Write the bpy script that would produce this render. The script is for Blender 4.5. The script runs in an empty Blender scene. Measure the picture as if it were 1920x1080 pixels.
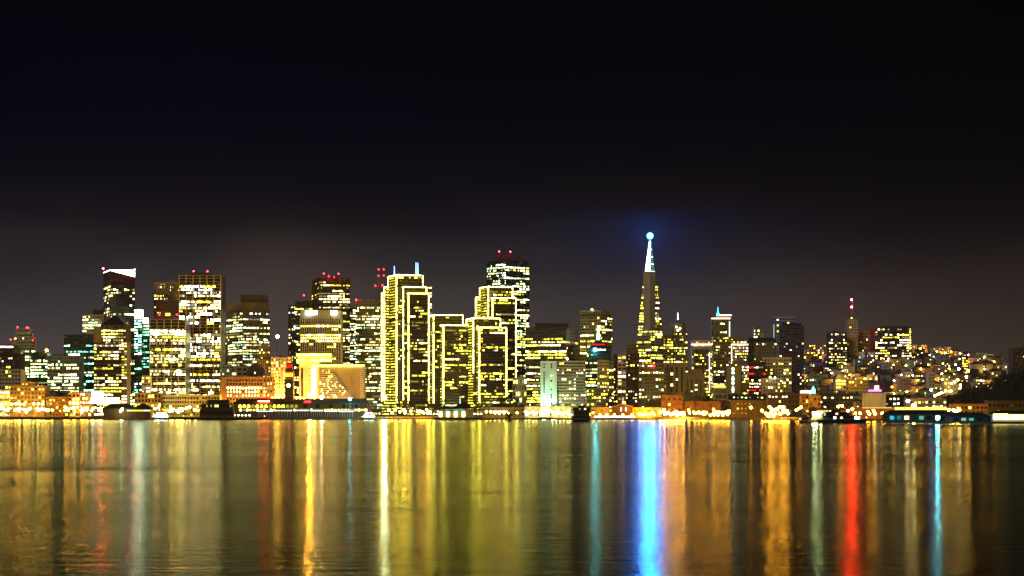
import bpy, math, random
from mathutils import Vector
random.seed(7)
SC = bpy.context.scene
COL = SC.collection
R = math.radians
F, CX, H0, CAMH = 3984.0, 960.0, 775.0, 8.0

def wx(px, Y): return (px - CX) / F * Y
def wz(py, Y): return (H0 - py) / F * Y + CAMH
def mpp(Y): return Y / F          # metres per photograph pixel at distance Y

# ------------------------------------------------------------------ materials
MATS = {}
def new_mat(name):
    m = bpy.data.materials.new(name); m.use_nodes = True
    nt = m.node_tree
    for n in list(nt.nodes): nt.nodes.remove(n)
    out = nt.nodes.new('ShaderNodeOutputMaterial')
    return m, nt, out

def wall_mat(key, col, rough=.75, var=.25, scale=.08, metal=0., spec=.3):
    m, nt, out = new_mat(key)
    p = nt.nodes.new('ShaderNodeBsdfPrincipled')
    tc = nt.nodes.new('ShaderNodeTexCoord')
    mp = nt.nodes.new('ShaderNodeMapping'); mp.inputs['Scale'].default_value = (scale*2.2, scale*2.2, scale*.6)
    n1 = nt.nodes.new('ShaderNodeTexNoise'); n1.inputs['Scale'].default_value = 1.; n1.inputs['Detail'].default_value = 6
    rp = nt.nodes.new('ShaderNodeValToRGB')
    lo = tuple(c*(1-var) for c in col); hi = tuple(min(1, c*(1+var)) for c in col)
    rp.color_ramp.elements[0].position = .3; rp.color_ramp.elements[0].color = (*lo, 1)
    rp.color_ramp.elements[1].position = .7; rp.color_ramp.elements[1].color = (*hi, 1)
    nt.links.new(tc.outputs['Object'], mp.inputs['Vector']); nt.links.new(mp.outputs[0], n1.inputs['Vector'])
    nt.links.new(n1.outputs['Fac'], rp.inputs['Fac']); nt.links.new(rp.outputs[0], p.inputs['Base Color'])
    p.inputs['Roughness'].default_value = rough; p.inputs['Metallic'].default_value = metal
    p.inputs['Specular IOR Level'].default_value = spec
    nt.links.new(p.outputs[0], out.inputs[0])
    MATS[key] = m
    return m

def emit_mat(key, col, strength, sample=False, flicker=0.):
    m, nt, out = new_mat(key)
    e = nt.nodes.new('ShaderNodeEmission')
    e.inputs['Color'].default_value = (*col, 1); e.inputs['Strength'].default_value = strength
    nt.links.new(e.outputs[0], out.inputs[0])
    m.cycles.emission_sampling = 'AUTO' if sample else 'NONE'
    MATS[key] = m
    return m

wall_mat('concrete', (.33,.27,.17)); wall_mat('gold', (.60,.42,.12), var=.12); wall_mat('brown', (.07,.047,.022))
wall_mat('dark', (.018,.015,.011), rough=.4); wall_mat('granite', (.10,.085,.055), rough=.5); wall_mat('brick', (.24,.13,.04), var=.35)
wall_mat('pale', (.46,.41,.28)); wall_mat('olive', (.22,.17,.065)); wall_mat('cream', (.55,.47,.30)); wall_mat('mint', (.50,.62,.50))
wall_mat('stone', (.22,.17,.08)); wall_mat('roof', (.045,.04,.035)); wall_mat('slate', (.03,.028,.03)); wall_mat('timber', (.06,.045,.03))
wall_mat('rust', (.13,.055,.02), var=.4); wall_mat('white', (.72,.70,.64), var=.08); wall_mat('grey', (.24,.23,.20)); wall_mat('steel', (.12,.12,.12), rough=.4, metal=.6)
wall_mat('quay', (.10,.075,.05), var=.4, scale=.2); wall_mat('tealwall', (.16,.25,.22)); wall_mat('pinkwall', (.36,.24,.2)); wall_mat('greenglass', (.03,.06,.045), rough=.25)
wall_mat('leaf', (.045,.06,.022), rough=.6, var=.5, scale=.5); wall_mat('leafdark', (.022,.03,.012), rough=.6, var=.5, scale=.5); wall_mat('bark', (.05,.035,.022), var=.4, scale=.6)
wall_mat('glass', (.006,.006,.005), rough=.2, var=.3, spec=.4); wall_mat('hull', (.02,.02,.025), rough=.4); wall_mat('redroof', (.22,.07,.03), var=.4)
PALC = {'h': (1,.90,.38), 's': (1,.86,.12), 'w': (1,.84,.29), 'y': (1,.81,.065), 'g': (.70,1,.42), 't': (.22,1,.62), 'c': (.86,1,.9), 'o': (1,.40,.05), 'p': (1,.70,.52), 'b': (.12,.28,1), 'r': (1,.004,.010), 'v': (.65,.2,1), 'm': (.8,1,.75)}
for k, c in PALC.items():
    for l, s in ((0,.06),(1,.5),(2,3.),(3,11.),(4,32.)): emit_mat(k+str(l), c, s, l == 4)
def lampm(c, L):
    key = 'lamp_%s_%d' % (c, L)
    return MATS.get(key) or emit_mat(key, PALC.get(c) or LAMPC[c], L, True)
LAMPC = {'amber': (1,.42,.025), 'gold': (1,.66,.12), 'beacon': (.0005,.17,1.), 'cyan': (.05,.66,1.), 'cool': (.72,1,.86), 'fire': (1,.25,.01), 'neon': (1,.09,.02)}

# ------------------------------------------------------------------ mesh builder
class MB:
    def __init__(s): s.v, s.f, s.m, s.mats = [], [], [], []
    def mi(s, k):
        if k not in s.mats: s.mats.append(k)
        return s.mats.index(k)
    def face(s, pts, k):
        b = len(s.v); s.v += [tuple(p) for p in pts]; s.f.append(tuple(range(b, b+len(pts)))); s.m.append(s.mi(k))
    def loft(s, rings, k, cap0=True, cap1=True, kcap=None):
        n = len(rings[0]); b = len(s.v)
        for r in rings: s.v += [tuple(p) for p in r]
        mi = s.mi(k)
        for i in range(len(rings)-1):
            for j in range(n):
                j2 = (j+1) % n
                s.f.append((b+i*n+j, b+i*n+j2, b+(i+1)*n+j2, b+(i+1)*n+j)); s.m.append(mi)
        if cap0: s.f.append(tuple(b+j for j in reversed(range(n)))); s.m.append(mi)
        if cap1: s.f.append(tuple(b+(len(rings)-1)*n+j for j in range(n))); s.m.append(s.mi(kcap or k))
    def prism(s, pts, z0, z1, k, kroof=None, inset=0.):
        c = (sum(p[0] for p in pts)/len(pts), sum(p[1] for p in pts)/len(pts))
        top = [(p[0]+(c[0]-p[0])*inset, p[1]+(c[1]-p[1])*inset) for p in pts]
        s.loft([[(x,y,z0) for x,y in pts], [(x,y,z1) for x,y in top]], k, kcap=kroof)
    def box(s, x0,x1,y0,y1,z0,z1,k,kroof=None): s.prism([(x0,y0),(x1,y0),(x1,y1),(x0,y1)], z0, z1, k, kroof)
    def tube(s, p0, p1, r0, r1, k, n=6):
        p0, p1 = Vector(p0), Vector(p1); d = (p1-p0).normalized()
        a = d.cross(Vector((0,0,1)) if abs(d.z) < .9 else Vector((1,0,0))).normalized(); b = d.cross(a)
        ring = lambda p, r: [tuple(p + (a*math.cos(t)+b*math.sin(t))*r) for t in [2*math.pi*i/n for i in range(n)]]
        s.loft([ring(p0, r0), ring(p1, r1)], k)
    def lathe(s, c, prof, k, n=10):
        s.loft([[(c[0]+r*math.cos(2*math.pi*i/n), c[1]+r*math.sin(2*math.pi*i/n), c[2]+z) for i in range(n)] for r, z in prof], k)
    def ball(s, c, r, k, n=8, m=5):
        s.lathe(c, [(max(.02*r, r*math.sin(math.pi*i/m)), -r*math.cos(math.pi*i/m)) for i in range(m+1)], k, n)
    def build(s, name, parent=None, org=(0,0,0), smooth=False):
        me = bpy.data.meshes.new(name)
        me.from_pydata([(x-org[0], y-org[1], z-org[2]) for x, y, z in s.v], [], s.f)
        for k in s.mats: me.materials.append(k if not isinstance(k, str) else MATS[k])
        me.polygons.foreach_set('material_index', s.m)
        if smooth: me.polygons.foreach_set('use_smooth', [True]*len(s.f))
        me.update()
        o = bpy.data.objects.new(name, me); COL.objects.link(o)
        if parent is not None: o.parent = parent
        else: o.location = org
        return o

def tag(o, label, cat, group=None):
    o['label'] = label; o['category'] = cat
    if group: o['group'] = group
    return o
def thing(name, label, cat, loc, group=None):
    o = bpy.data.objects.new(name, None); COL.objects.link(o); o.location = loc; o.empty_display_size = 2
    return tag(o, label, cat, group)
def copy_tree(o, parent=None):
    c = o.copy(); COL.objects.link(c); c.parent = parent
    for ch in list(o.children): copy_tree(ch, c)
    return c

# ------------------------------------------------------------------ ground, hill, water
SHORE = [(-6000,2720),(0,2720),(150,2640),(330,2400),(480,2250),(6000,2150)]
def lerp_tab(t, x):
    if x <= t[0][0]: return t[0][1]
    for (a, b), (c, d) in zip(t, t[1:]):
        if x <= c: return b + (d-b)*(x-a)/(c-a)
    return t[-1][1]
def shore(x): return lerp_tab(SHORE, x)
RIDGE = [(wx(p,4300), wz(y,4300)) for p, y in ((1180,772),(1300,748),(1400,712),(1500,668),(1560,657),(1640,657),(1700,655),(1760,661),(1830,674),(1900,682),(2050,690),(2500,720))]
def sstep(t): t = max(0., min(1., t)); return t*t*(3-2*t)
def ground(x, Y):
    g = 3.
    zr = max(0., lerp_tab(RIDGE, x) - 3.)
    t = (Y - 2750) / 1550.
    if t > 0:
        u = min(1., t); g += zr * (.75*u + .25*sstep(u))
        if t > 1: g -= zr * min(.7, (t-1)*.45)
    d = ((x-690)/125)**2 + ((Y-2640)/230)**2
    g += 60*math.exp(-d) * sstep((Y-2240)/180)
    if Y > 5200: g += 230*math.exp(-((x+880)/420)**2 - ((Y-8000)/700)**2)
    return g
def terrain():
    mb = MB(); xs = []
    x = -7000.
    while x < 7000: xs.append(x); x += 40 if -900 < x < 1400 else 400
    ds = [0,4,12,25,45,70,100,140,190,250,310,370,430,490,550,620,700,780,860,940,1020,1100,1180,1260,1340,1420,1500,1580,1660,1750,1900,2200,2700,3500,4300,5000,5600,6500,9000,14000,25000]
    n = len(ds)
    vs = [(x, shore(x)+d, ground(x, shore(x)+d)) for x in xs for d in ds]
    mb.v = vs
    mi = mb.mi('earth')
    for i in range(len(xs)-1):
        for j in range(n-1):
            mb.f.append((i*n+j, (i+1)*n+j, (i+1)*n+j+1, i*n+j+1)); mb.m.append(mi)
    o = mb.build('ground', smooth=True); o['kind'] = 'structure'
wall_mat('earth', (.03,.024,.016), var=.5, scale=.02); terrain()

def water():
    m, nt, out = new_mat('water'); L = nt.links; N = nt.nodes.new
    tc = N('ShaderNodeTexCoord')
    def noise(sx, sy, det, rough=.55):
        mp = N('ShaderNodeMapping'); mp.inputs['Scale'].default_value = (sx, sy, 1)
        n = N('ShaderNodeTexNoise'); n.inputs['Scale'].default_value = 1; n.inputs['Detail'].default_value = det; n.inputs['Roughness'].default_value = rough
        L.new(tc.outputs['Object'], mp.inputs['Vector']); L.new(mp.outputs[0], n.inputs['Vector']); return n
    chop = noise(.22, .5, 5); band = noise(.0035, .02, 4, .6); fine = noise(1.1, 1.6, 3)
    add = N('ShaderNodeMath'); add.operation = 'MULTIPLY_ADD'; add.inputs[1].default_value = .35
    L.new(fine.outputs['Fac'], add.inputs[0]); L.new(chop.outputs['Fac'], add.inputs[2])
    bp = N('ShaderNodeBump'); bp.inputs['Strength'].default_value = 1.; bp.inputs['Distance'].default_value = WATER_BUMP
    L.new(add.outputs[0], bp.inputs['Height'])
    ro = N('ShaderNodeMapRange'); ro.inputs['From Min'].default_value = .35; ro.inputs['From Max'].default_value = .68
    ro.inputs['To Min'].default_value = WATER_R[0]; ro.inputs['To Max'].default_value = WATER_R[1]
    L.new(band.outputs['Fac'], ro.inputs['Value'])
    g = N('ShaderNodeBsdfAnisotropic'); g.distribution = 'MULTI_GGX'; g.inputs['Color'].default_value = (.57,.56,.43,1)
    L.new(ro.outputs[0], g.inputs['Roughness']); L.new(bp.outputs[0], g.inputs['Normal'])
    d = N('ShaderNodeBsdfDiffuse'); d.inputs['Color'].default_value = (.006,.008,.008,1)
    fr = N('ShaderNodeFresnel'); fr.inputs['IOR'].default_value = 1.33
    # wind-calmed slicks swallow part of the reflection
    sl = N('ShaderNodeMapRange'); sl.inputs['From Min'].default_value = .52; sl.inputs['From Max'].default_value = .70
    sl.inputs['To Min'].default_value = 1.; sl.inputs['To Max'].default_value = .62
    slick = noise(.0055, .022, 5, .6); L.new(slick.outputs['Fac'], sl.inputs['Value'])
    fp = N('ShaderNodeMath'); fp.operation = 'POWER'; fp.inputs[1].default_value = 1.9; L.new(fr.outputs[0], fp.inputs[0])   # facets tilt towards the viewer, steeper ones mirror less
    mu = N('ShaderNodeMath'); mu.operation = 'MULTIPLY'; L.new(fp.outputs[0], mu.inputs[0]); L.new(sl.outputs[0], mu.inputs[1])
    mx = N('ShaderNodeMixShader'); L.new(mu.outputs[0], mx.inputs[0]); L.new(d.outputs[0], mx.inputs[1]); L.new(g.outputs[0], mx.inputs[2])
    L.new(mx.outputs[0], out.inputs[0]); MATS['water'] = m
    mb = MB()
    mb.face([(-9000,-3000,0),(9000,-3000,0),(9000,2780,0),(-9000,2780,0)], 'water')
    o = mb.build('water'); o['kind'] = 'structure'
WATER_BUMP, WATER_R = .06, (.12, .165)
water()

# ------------------------------------------------------------------ facades
class S:      # how the windows of one face look
    def __init__(s, p=.4, pal='wwy', st=4.2, bay=3.2, h=.5, run=3, kind='ribbon', mx=.15, skip=0, skipb=0, rows=None, glass='glass', lv=(1,3,3), unlit=0., varied=1., dim=.3, hot=False):
        s.__dict__.update(locals())
def pattern(rng, ns, nb, s):
    g = []
    for i in range(ns):
        fac = rng.choice((.1,.45,.8,1.,1.5,2.2)); q = min(.97, 1.15*s.p*(1+(fac-1)*s.varied))
        top = ns-1-i
        if s.rows and top in s.rows: q = s.rows[top]
        col = rng.choice(s.pal); row = []
        on = rng.random() < q; lv = 2
        for j in range(nb):
            if j == 0 or rng.random() < 1./s.run:
                on = rng.random() < q; lv = rng.choices((1,2,3), s.lv)[0]
                if rng.random() < .35: col = rng.choice(s.pal)
            if on and not (rng.random() < .06): row.append(col + ('4' if s.hot and lv == 3 and rng.random() < .55 and col in 'hw' else str(lv if rng.random() > .2 else max(1, lv-1))))
            elif rng.random() < s.dim: row.append(col + '0')
            else: row.append(s.glass)
        g.append(row)
    return g
RNG = random.Random(11)
def facade(parent, org, A, B, z0, z1, s, A1=None, B1=None, cap=None):
    """windows of the face A->B (left to right as the camera sees it), z0..z1; A1,B1: its top corners when it tapers"""
    A, B = Vector(A), Vector(B); A1 = Vector(A1) if A1 else A; B1 = Vector(B1) if B1 else B
    Lm = ((B-A).length + (B1-A1).length)/2
    d = (B-A).normalized(); n = Vector((d.y, -d.x)) * .15
    if n.y > 0 and abs(n.y) > .02: n = -n
    nb = max(1, round(Lm/s.bay)); ns = max(1, round((z1-z0)/s.st)); st = (z1-z0)/ns
    g = pattern(RNG, ns, nb, s); count = 0; rest = MB()
    todo = []
    for i in range(ns):
        if ns-1-i < s.skip or i < s.skipb: continue
        t0, t1 = (i+(1-s.h)/2)/ns, (i+(1+s.h)/2)/ns
        mb = MB()
        pa0, pb0, pa1, pb1 = A.lerp(A1,t0)+n, B.lerp(B1,t0)+n, A.lerp(A1,t1)+n, B.lerp(B1,t1)+n
        za, zb = z0+(z1-z0)*t0, z0+(z1-z0)*t1
        for j in range(nb):
            u0, u1 = (j+s.mx)/nb, (j+1-s.mx)/nb
            q = [pa0.lerp(pb0,u0), pa0.lerp(pb0,u1), pa1.lerp(pb1,u1), pa1.lerp(pb1,u0)]
            if g[i][j][-1] in '1234' and RNG.random() < .4:          # a blind pulled part of the way down
                f = RNG.uniform(.55,.92); zt_ = za+(zb-za)*f; q[2], q[3] = q[1].lerp(q[2],f), q[0].lerp(q[3],f)
            else: zt_ = zb
            pts = [(*q[0],za),(*q[1],za),(*q[2],zt_),(*q[3],zt_)]
            if s.kind == 'ribbon': mb.face(pts, g[i][j])
            else: todo.append((g[i][j], pts))
        if s.kind == 'ribbon': mb.build('ribbon_window', parent, org)
    if s.kind == 'punch':
        todo.sort(key=lambda t: -(int(t[0][-1]) if t[0][-1].isdigit() else -1))
        cap = cap if cap is not None else 100
        for k, pts in todo[:cap]:
            mb = MB(); mb.face(pts, k); mb.build('window', parent, org)
        for k, pts in todo[cap:]: rest.face(pts, k)
        if rest.f: o = rest.build('window_grid', parent, org); o['kind'] = 'stuff'
def footprint(l, c, r, Y, depth=None, maxd=60):
    """corners seen from above: left, near corner, right, back (flat fronts when c is None)"""
    if c is None:
        x0, x1 = wx(l,Y), wx(r,Y); d = depth or min(maxd, max(12, (x1-x0)*.8))
        return [(x0,Y),(x1,Y),(x1,Y+d),(x0,Y+d)], None
    wl, wr = (c-l)*mpp(Y), (r-c)*mpp(Y); th = math.atan2(wr, wl); th = max(.12, min(1.45, th))
    a, b = wl/math.cos(th), wr/math.sin(th)
    C = Vector((wx(c,Y), Y)); Lp = C+Vector((-math.cos(th), math.sin(th)))*a; Rp = C+Vector((math.sin(th), math.cos(th)))*b
    # hold the outer edges on their photographed columns in spite of their greater distance
    for _ in range(3):
        Lp = C+(Lp-C)*((C.x-wx(l,Lp.y))/(C.x-Lp.x)); Rp = C+(Rp-C)*((wx(r,Rp.y)-C.x)/(Rp.x-C.x))
    D = Lp+Rp-C
    return [tuple(Lp), tuple(C), tuple(Rp), tuple(D)], True
def bulbs(mb, a, b, r, k):
    a, b = Vector(a), Vector(b); n = max(1, round((b-a).length/3.4))
    for i in range(n):
        k2 = k if RNG.random() > .05 else k[0]+'2'
        mb.tube(a.lerp(b,(i+.1)/n), a.lerp(b,(i+.9)/n), r*RNG.uniform(.75,1.1), r*.8, k2, 5)
def block(root, org, part, l, c, r, top, bot, Y, wall, L=None, Rr=None, depth=None, fin=None, slab=None, nest=False, roof='roof', parapet=0., cap=None, strings=None, inset=0.):
    """one volume with its windows. fin/slab: (spacing m, width m, proud m, material) raised piers and floor edges"""
    pts, two = footprint(l, c, r, Y, depth)
    gx, gy = pts[1] if two else ((pts[0][0]+pts[1][0])/2, Y)
    z0 = ground(gx, gy) - 1 if bot is None else wz(bot, Y)
    z1 = wz(top, Y)
    mb = MB(); mb.prism(pts, z0, z1, wall, roof)
    faces = [(pts[0],pts[1],L),(pts[1],pts[2],Rr)] if two else [(pts[0],pts[1],Rr or L)]
    if parapet:
        q = pts
        for a, b in zip(q, q[1:]+q[:1]):
            a, b = Vector(a), Vector(b); d = (b-a).normalized(); n = Vector((d.y,-d.x))
            mb.prism([tuple(a+n*.3-d*.3), tuple(b+n*.3+d*.3), tuple(b-n*.4+d*.3), tuple(a-n*.4-d*.3)], z1-.4, z1+parapet, wall, wall)
    o = mb.build(part, root, org); host = o if nest else root
    fm = MB()
    for A, B, s in faces:
        A, B = Vector(A), Vector(B); d = (B-A).normalized(); n = Vector((d.y,-d.x)); Lm = (B-A).length
        if n.y > 0: n = -n
        if fin:
            sp, w, pr, k = fin; nf = max(1, round(Lm/sp))
            for i in range(nf+1):
                c0 = A+d*(Lm*i/nf)
                fm.prism([tuple(c0-d*w/2+n*pr), tuple(c0+d*w/2+n*pr), tuple(c0+d*w/2-n*.05), tuple(c0-d*w/2-n*.05)], z0, z1-.3, k)
        if slab:
            sp, w, pr, k = slab; nf = max(1, round((z1-z0)/sp))
            for i in range(1, nf+1):
                zz = z0+(z1-z0)*i/nf
                fm.prism([tuple(A+n*pr), tuple(B+n*pr), tuple(B-n*.04), tuple(A-n*.04)], zz-w, zz-.02, k)
        if s: facade(host, org, A, B, z0+2, z1-1.2, s, cap=cap)
    if fm.f: fm.build('facade_frame', host, org)
    if strings:                                   # festoon lights along edges: 'L','C','R' uprights, 'T' along the top
        sk, w = strings[1], strings[2]; zb = z0 if len(strings) < 4 else wz(strings[3], Y)
        P = {'L': pts[0], 'C': pts[1], 'R': pts[2] if two else pts[1]}
        if not two: P['L'] = pts[0]
        off = Vector((0,-.5))
        for ch in strings[0]:
            sm = MB()
            if ch in P:
                q = Vector(P[ch])+off; bulbs(sm, (q.x,q.y,zb), (q.x,q.y,z1), w/2, sk)
            else:
                seq = [pts[0], pts[1], pts[2]] if two else [pts[0], pts[1]]
                for a, b in zip(seq, seq[1:]):
                    a, b = Vector(a)+off, Vector(b)+off; bulbs(sm, (a.x,a.y,z1), (b.x,b.y,z1), w/2, sk)
            sm.build('light_string', host, org)
    return pts, z0, z1
def root_at(name, label, cat, l, r, Y, group=None):
    x = wx((l+r)/2, Y); org = (x, Y, ground(x, Y)); return thing(name, label, cat, org, group), org
def T(name, label, cat, l, c, r, top, Y, wall, L=None, Rr=None, bot=None, group=None, **kw):
    root, org = root_at(name, label, cat, l, r, Y, group)
    pts, z0, z1 = block(root, org, 'wall', l, c, r, top, bot, Y, wall, L, Rr, **kw)
    if cat in (TW_CAT, 'building', 'office block', 'hotel') and r-l > 13 and wall != 'gold' and PLANT.random() < .75:
        q = [Vector(p) for p in pts]; f = lambda u, v: q[0].lerp(q[1],u).lerp(q[3].lerp(q[2],u),v)
        for k in range(PLANT.choice((1,2,2,3))):                     # plant rooms and lift overruns on the roof
            u, v, du, dv, h = PLANT.uniform(.08,.7), PLANT.uniform(.12,.5), PLANT.uniform(.08,.24), PLANT.uniform(.15,.35), PLANT.uniform(1.2,3.6)
            mb = MB(); mb.prism([tuple(f(u,v)),tuple(f(u+du,v)),tuple(f(u+du,v+dv)),tuple(f(u,v+dv))], z1-.3, z1+h, PLANT.choice(('granite','olive','brown','steel')), 'roof'); mb.build('roof_plant', root, org)
        if PLANT.random() < .4:
            c0 = f(PLANT.uniform(.2,.8),.4); mb = MB(); mb.tube((c0.x,c0.y,z1-.3),(c0.x,c0.y,z1+PLANT.uniform(4,9)),.22,.1,'steel',5); mb.build('mast', root, org)
    return root, org, pts
TW_CAT, PLANT = 'office tower', random.Random(77)
def pent(root, org, l, r, top, bot, Y, wall='dark', d=14, name='roof_penthouse'):
    mb = MB(); mb.box(wx(l,Y), wx(r,Y), Y, Y+d, wz(bot,Y)-.6, wz(top,Y), wall, 'roof'); return mb.build(name, root, org)
def ballpart(root, org, px, py, Y, r, k, name='warning_light'):
    mb = MB(); mb.ball((wx(px,Y), Y, wz(py,Y)), r, k)
    mb.build(name, root, org)
def pole(root, org, px, y0, y1, Y, r, k, name='antenna', r1=None):
    mb = MB(); mb.tube((wx(px,Y),Y,wz(y0,Y)), (wx(px,Y),Y,wz(y1,Y)), r, r1 or r*.6, k); mb.build(name, root, org)
def red(root, org, px, py, Y, L=260, r=1.1, foot=None):
    """aviation light on its own short post"""
    mb = MB(); mb.tube((wx(px,Y),Y,wz(foot or py+5,Y)), (wx(px,Y),Y,wz(py,Y)), .25, .2, 'steel'); p = mb.build('warning_light', root, org)
    mb = MB(); mb.ball((wx(px,Y), Y, wz(py,Y)), r*.66, lampm('r', int(L*.5))); mb.build('red_lamp', p, org)
def strip(root, org, l, r, y0, y1, Y, k, d=1.2, name='light_band'):
    mb = MB(); mb.box(wx(l,Y), wx(r,Y), Y-.2, Y+d, wz(y1,Y), wz(y0,Y), k); return mb.build(name, root, org)
# ================================================================== THE CITY
TW = 'office tower'
# ---- far left cluster
r, o, p = T('office_tower', 'stepped pale office tower with four red lights, leftmost of the tall ones', TW, 19, 31, 67, 633, 3080, 'pale',
    S(.55,'gw',4.1,3,.55,4,rows={0:0,1:0,2:.1,3:.2},varied=.6), S(.6,'ggw',4.1,3,.55,5,rows={0:0,1:0,2:.1,3:.2},varied=.6), fin=(8,1.6,.7,'pale'))
b, *_ = block(r, o, 'upper_block', 31, None, 56, 616, 640, 3085, 'pale', None, S(.15,'gw',4.2,3), fin=(7,1.4,.6,'pale'))
block(r, o, 'side_block', 27, None, 60, 624, 640, 3082, 'pale', None, S(.1,'gw',4.2,3))
for q in ((33,613,616),(50,614,616),(53,615,616),(20,637,640),(61,638,640)): red(r, o, q[0], q[1], 3087, 300, 1.2, q[2])
T('apartment_block', 'dark brown block at the photo\'s edge, lower of two by the stepped tower', 'building', -22, None, 36, 662, 2990, 'brown', None, S(.22,'yyp',4.2,3.2,.5,2,dim=.1))
T('apartment_block', 'dark flat-roofed block at the photo\'s edge, taller one behind the dark brown block', 'building', -30, None, 25, 646, 3040, 'brown', None, S(.1,'yp',4.3,3.2,.5,2,dim=.05))
T('apartment_block', 'pale low block with a grid of small square dark windows, at the photo\'s edge', 'building', -14, None, 39, 692, 2830, 'pale', None, S(.16,'yyp',5.2,4.2,.5,1,'punch',.22,dim=.1), depth=30)
r, o, p = T('brick_warehouse', 'broad orange-lit brick building with a raised centre, above the far amber quay lamps', 'warehouse', 19, None, 84, 724, 2770, 'brick', None, S(.2,'yo',5.2,4.6,.42,1,'punch',.26,skipb=1), parapet=.8)
block(r, o, 'raised_centre', 40, None, 66, 716, 726, 2771, 'brick', None, S(.1,'y',4.4,4.4,.4,1,'punch',.3))
T('office_block', 'small bright orange-lit building with bands of windows, cut by the photo\'s edge', 'building', -30, None, 17.5, 731, 2765, 'cream', None, S(.75,'wyp',5.,3.,.5,5))
r, o, p = T('office_block', 'low green-lit office block with dark bands below the amber roof lamp', 'office block', 57, None, 89, 660, 2905, 'greenglass', None, S(.85,'ggw',4.3,3,.5,5,rows={0:0,1:0}))
r2, o2, p = T('office_block', 'wide grey office block banded with greenish white windows, left of the dark slab', 'office block', 89, None, 148, 667, 2890, 'grey', None, S(.95,'gggwwc',4.4,2.8,.5,3,rows={0:0,1:.2}), fin=(20,1.,.5,'grey'))
T('office_tower', 'black topped slab with rows of mint green windows beside the pyramid-roofed tower', TW, 120, None, 176, 627, 2985, 'dark', None, S(.75,'gttc',4.2,2.8,.5,6,rows={0:0,1:0,2:0,3:.9,4:.1,5:.6,6:.1,7:.8}))
T('office_tower', 'pale tower with slender window columns and a dark roof box, behind the pyramid-roofed tower', TW, 155, None, 194, 590, 3230, 'pale', None, S(.45,'wwg',4.3,3.,.5,2), fin=(3.,.9,.6,'pale'))
r, o = root_at('office_tower', 'pale narrow tower wing under a dark flat roof box, joined behind pyramid roof', TW, 174, 222, 3225)
block(r, o, 'wall', 190, None, 234, 592, None, 3240, 'pale', None, S(.25,'wg',4.3,3.)); block(r, o, 'roof_penthouse', 174, None, 232, 581, 592, 3236, 'slate')
# ---- tallest left tower with slanted glowing crown
r, o = root_at('office_tower', 'tall dark glass tower with a slanted glowing white crown between two red lights', TW, 192, 253, 3160)
Y = 3160; pts, _ = footprint(192, 207, 253, Y)
block(r, o, 'wall', 192, 207, 253, 521, None, Y, 'dark', S(.2,'wwh',4.6,4,.6,2,rows={0:0,1:0,2:.9,3:.2,4:.1,5:.3}), S(.2,'wwhg',4.6,4,.6,2.2,rows={0:0,1:0,2:0,3:.6,4:.5,5:.35,6:.05,7:.05,8:.1,9:.02,10:.2}), slab=(4.6,.35,.25,'dark'))
mb = MB(); zt = wz(521, Y)
def cz(px): return wz(505+ (px-192)*.02, Y)
A, C, B, D = pts
mb.loft([[(*A,zt-.5),(*C,zt-.5),(*B,zt-.5),(*D,zt-.5)], [(*A,wz(506,Y)),(*C,wz(507,Y)),(*B,wz(519,Y)),(*D,wz(518,Y))]], 'dark'); mb.build('slanted_crown', r, o)
mb = MB(); Cv, Bv, Av = Vector(C), Vector(B), Vector(A); ofs = Vector((0,-.6))
q0 = Cv.lerp(Bv,.0)+ofs; q1 = Bv+ofs
mb.face([(*(Av+ofs),wz(505.8,Y)),(*q0,wz(507,Y)),(*q0,wz(505.5,Y)),(*(Av+ofs),wz(504.5,Y))], 'c3')
mb.face([(*q0,wz(507.3,Y)),(*q1,wz(518.5,Y)),(*q1,wz(505.6,Y)),(*q0,wz(505.8,Y))], 'c3')
mb.build('glowing_screen', r, o)
for q in ((193.5,503.5),(252.5,505.5)): red(r, o, q[0], q[1], 3158, 3000, 1.6, q[1]+4)
strip(r, o, 237, 240, 604, 742, 3150, 'y1', name='lit_stair_strip')
# ---- pyramid roofed brown tower
r, o = root_at('office_tower', 'brown stone tower with a dark pyramid roof and rows of square lit windows', TW, 175, 238, 2870)
block(r, o, 'wall', 176, None, 228, 643, None, 2870, 'brown', None, S(.66,'whyp',4.5,3.6,.5,3,'ribbon',.14,dim=.1), depth=40)
block(r, o, 'upper_block', 188, None, 236, 609, 650, 2874, 'brown', None, S(.7,'wwy',4.5,3.6,.5,4,'ribbon',.14,rows={0:0}), depth=40)
block(r, o, 'shoulder_block', 175.5, None, 190, 612, 650, 2872, 'stone', None, None, depth=40)
block(r, o, 'side_bay', 228, None, 238, 640, None, 2868, 'stone', None, S(.85,'yp',3.6,3.2,.45,1,'ribbon',.145), depth=30)
mb = MB(); x0, x1, Y = wx(189,2876), wx(234.5,2876), 2876; xm = (x0+x1)/2
mb.loft([[(x0,Y,wz(609,Y)),(x1,Y,wz(609,Y)),(x1,Y+36,wz(609,Y)),(x0,Y+36,wz(609,Y))], [(xm-2,Y+16,wz(590,Y)),(xm+2,Y+16,wz(590,Y)),(xm+2,Y+20,wz(590,Y)),(xm-2,Y+20,wz(590,Y))]], 'slate'); mb.build('pyramid_roof', r, o)
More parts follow.
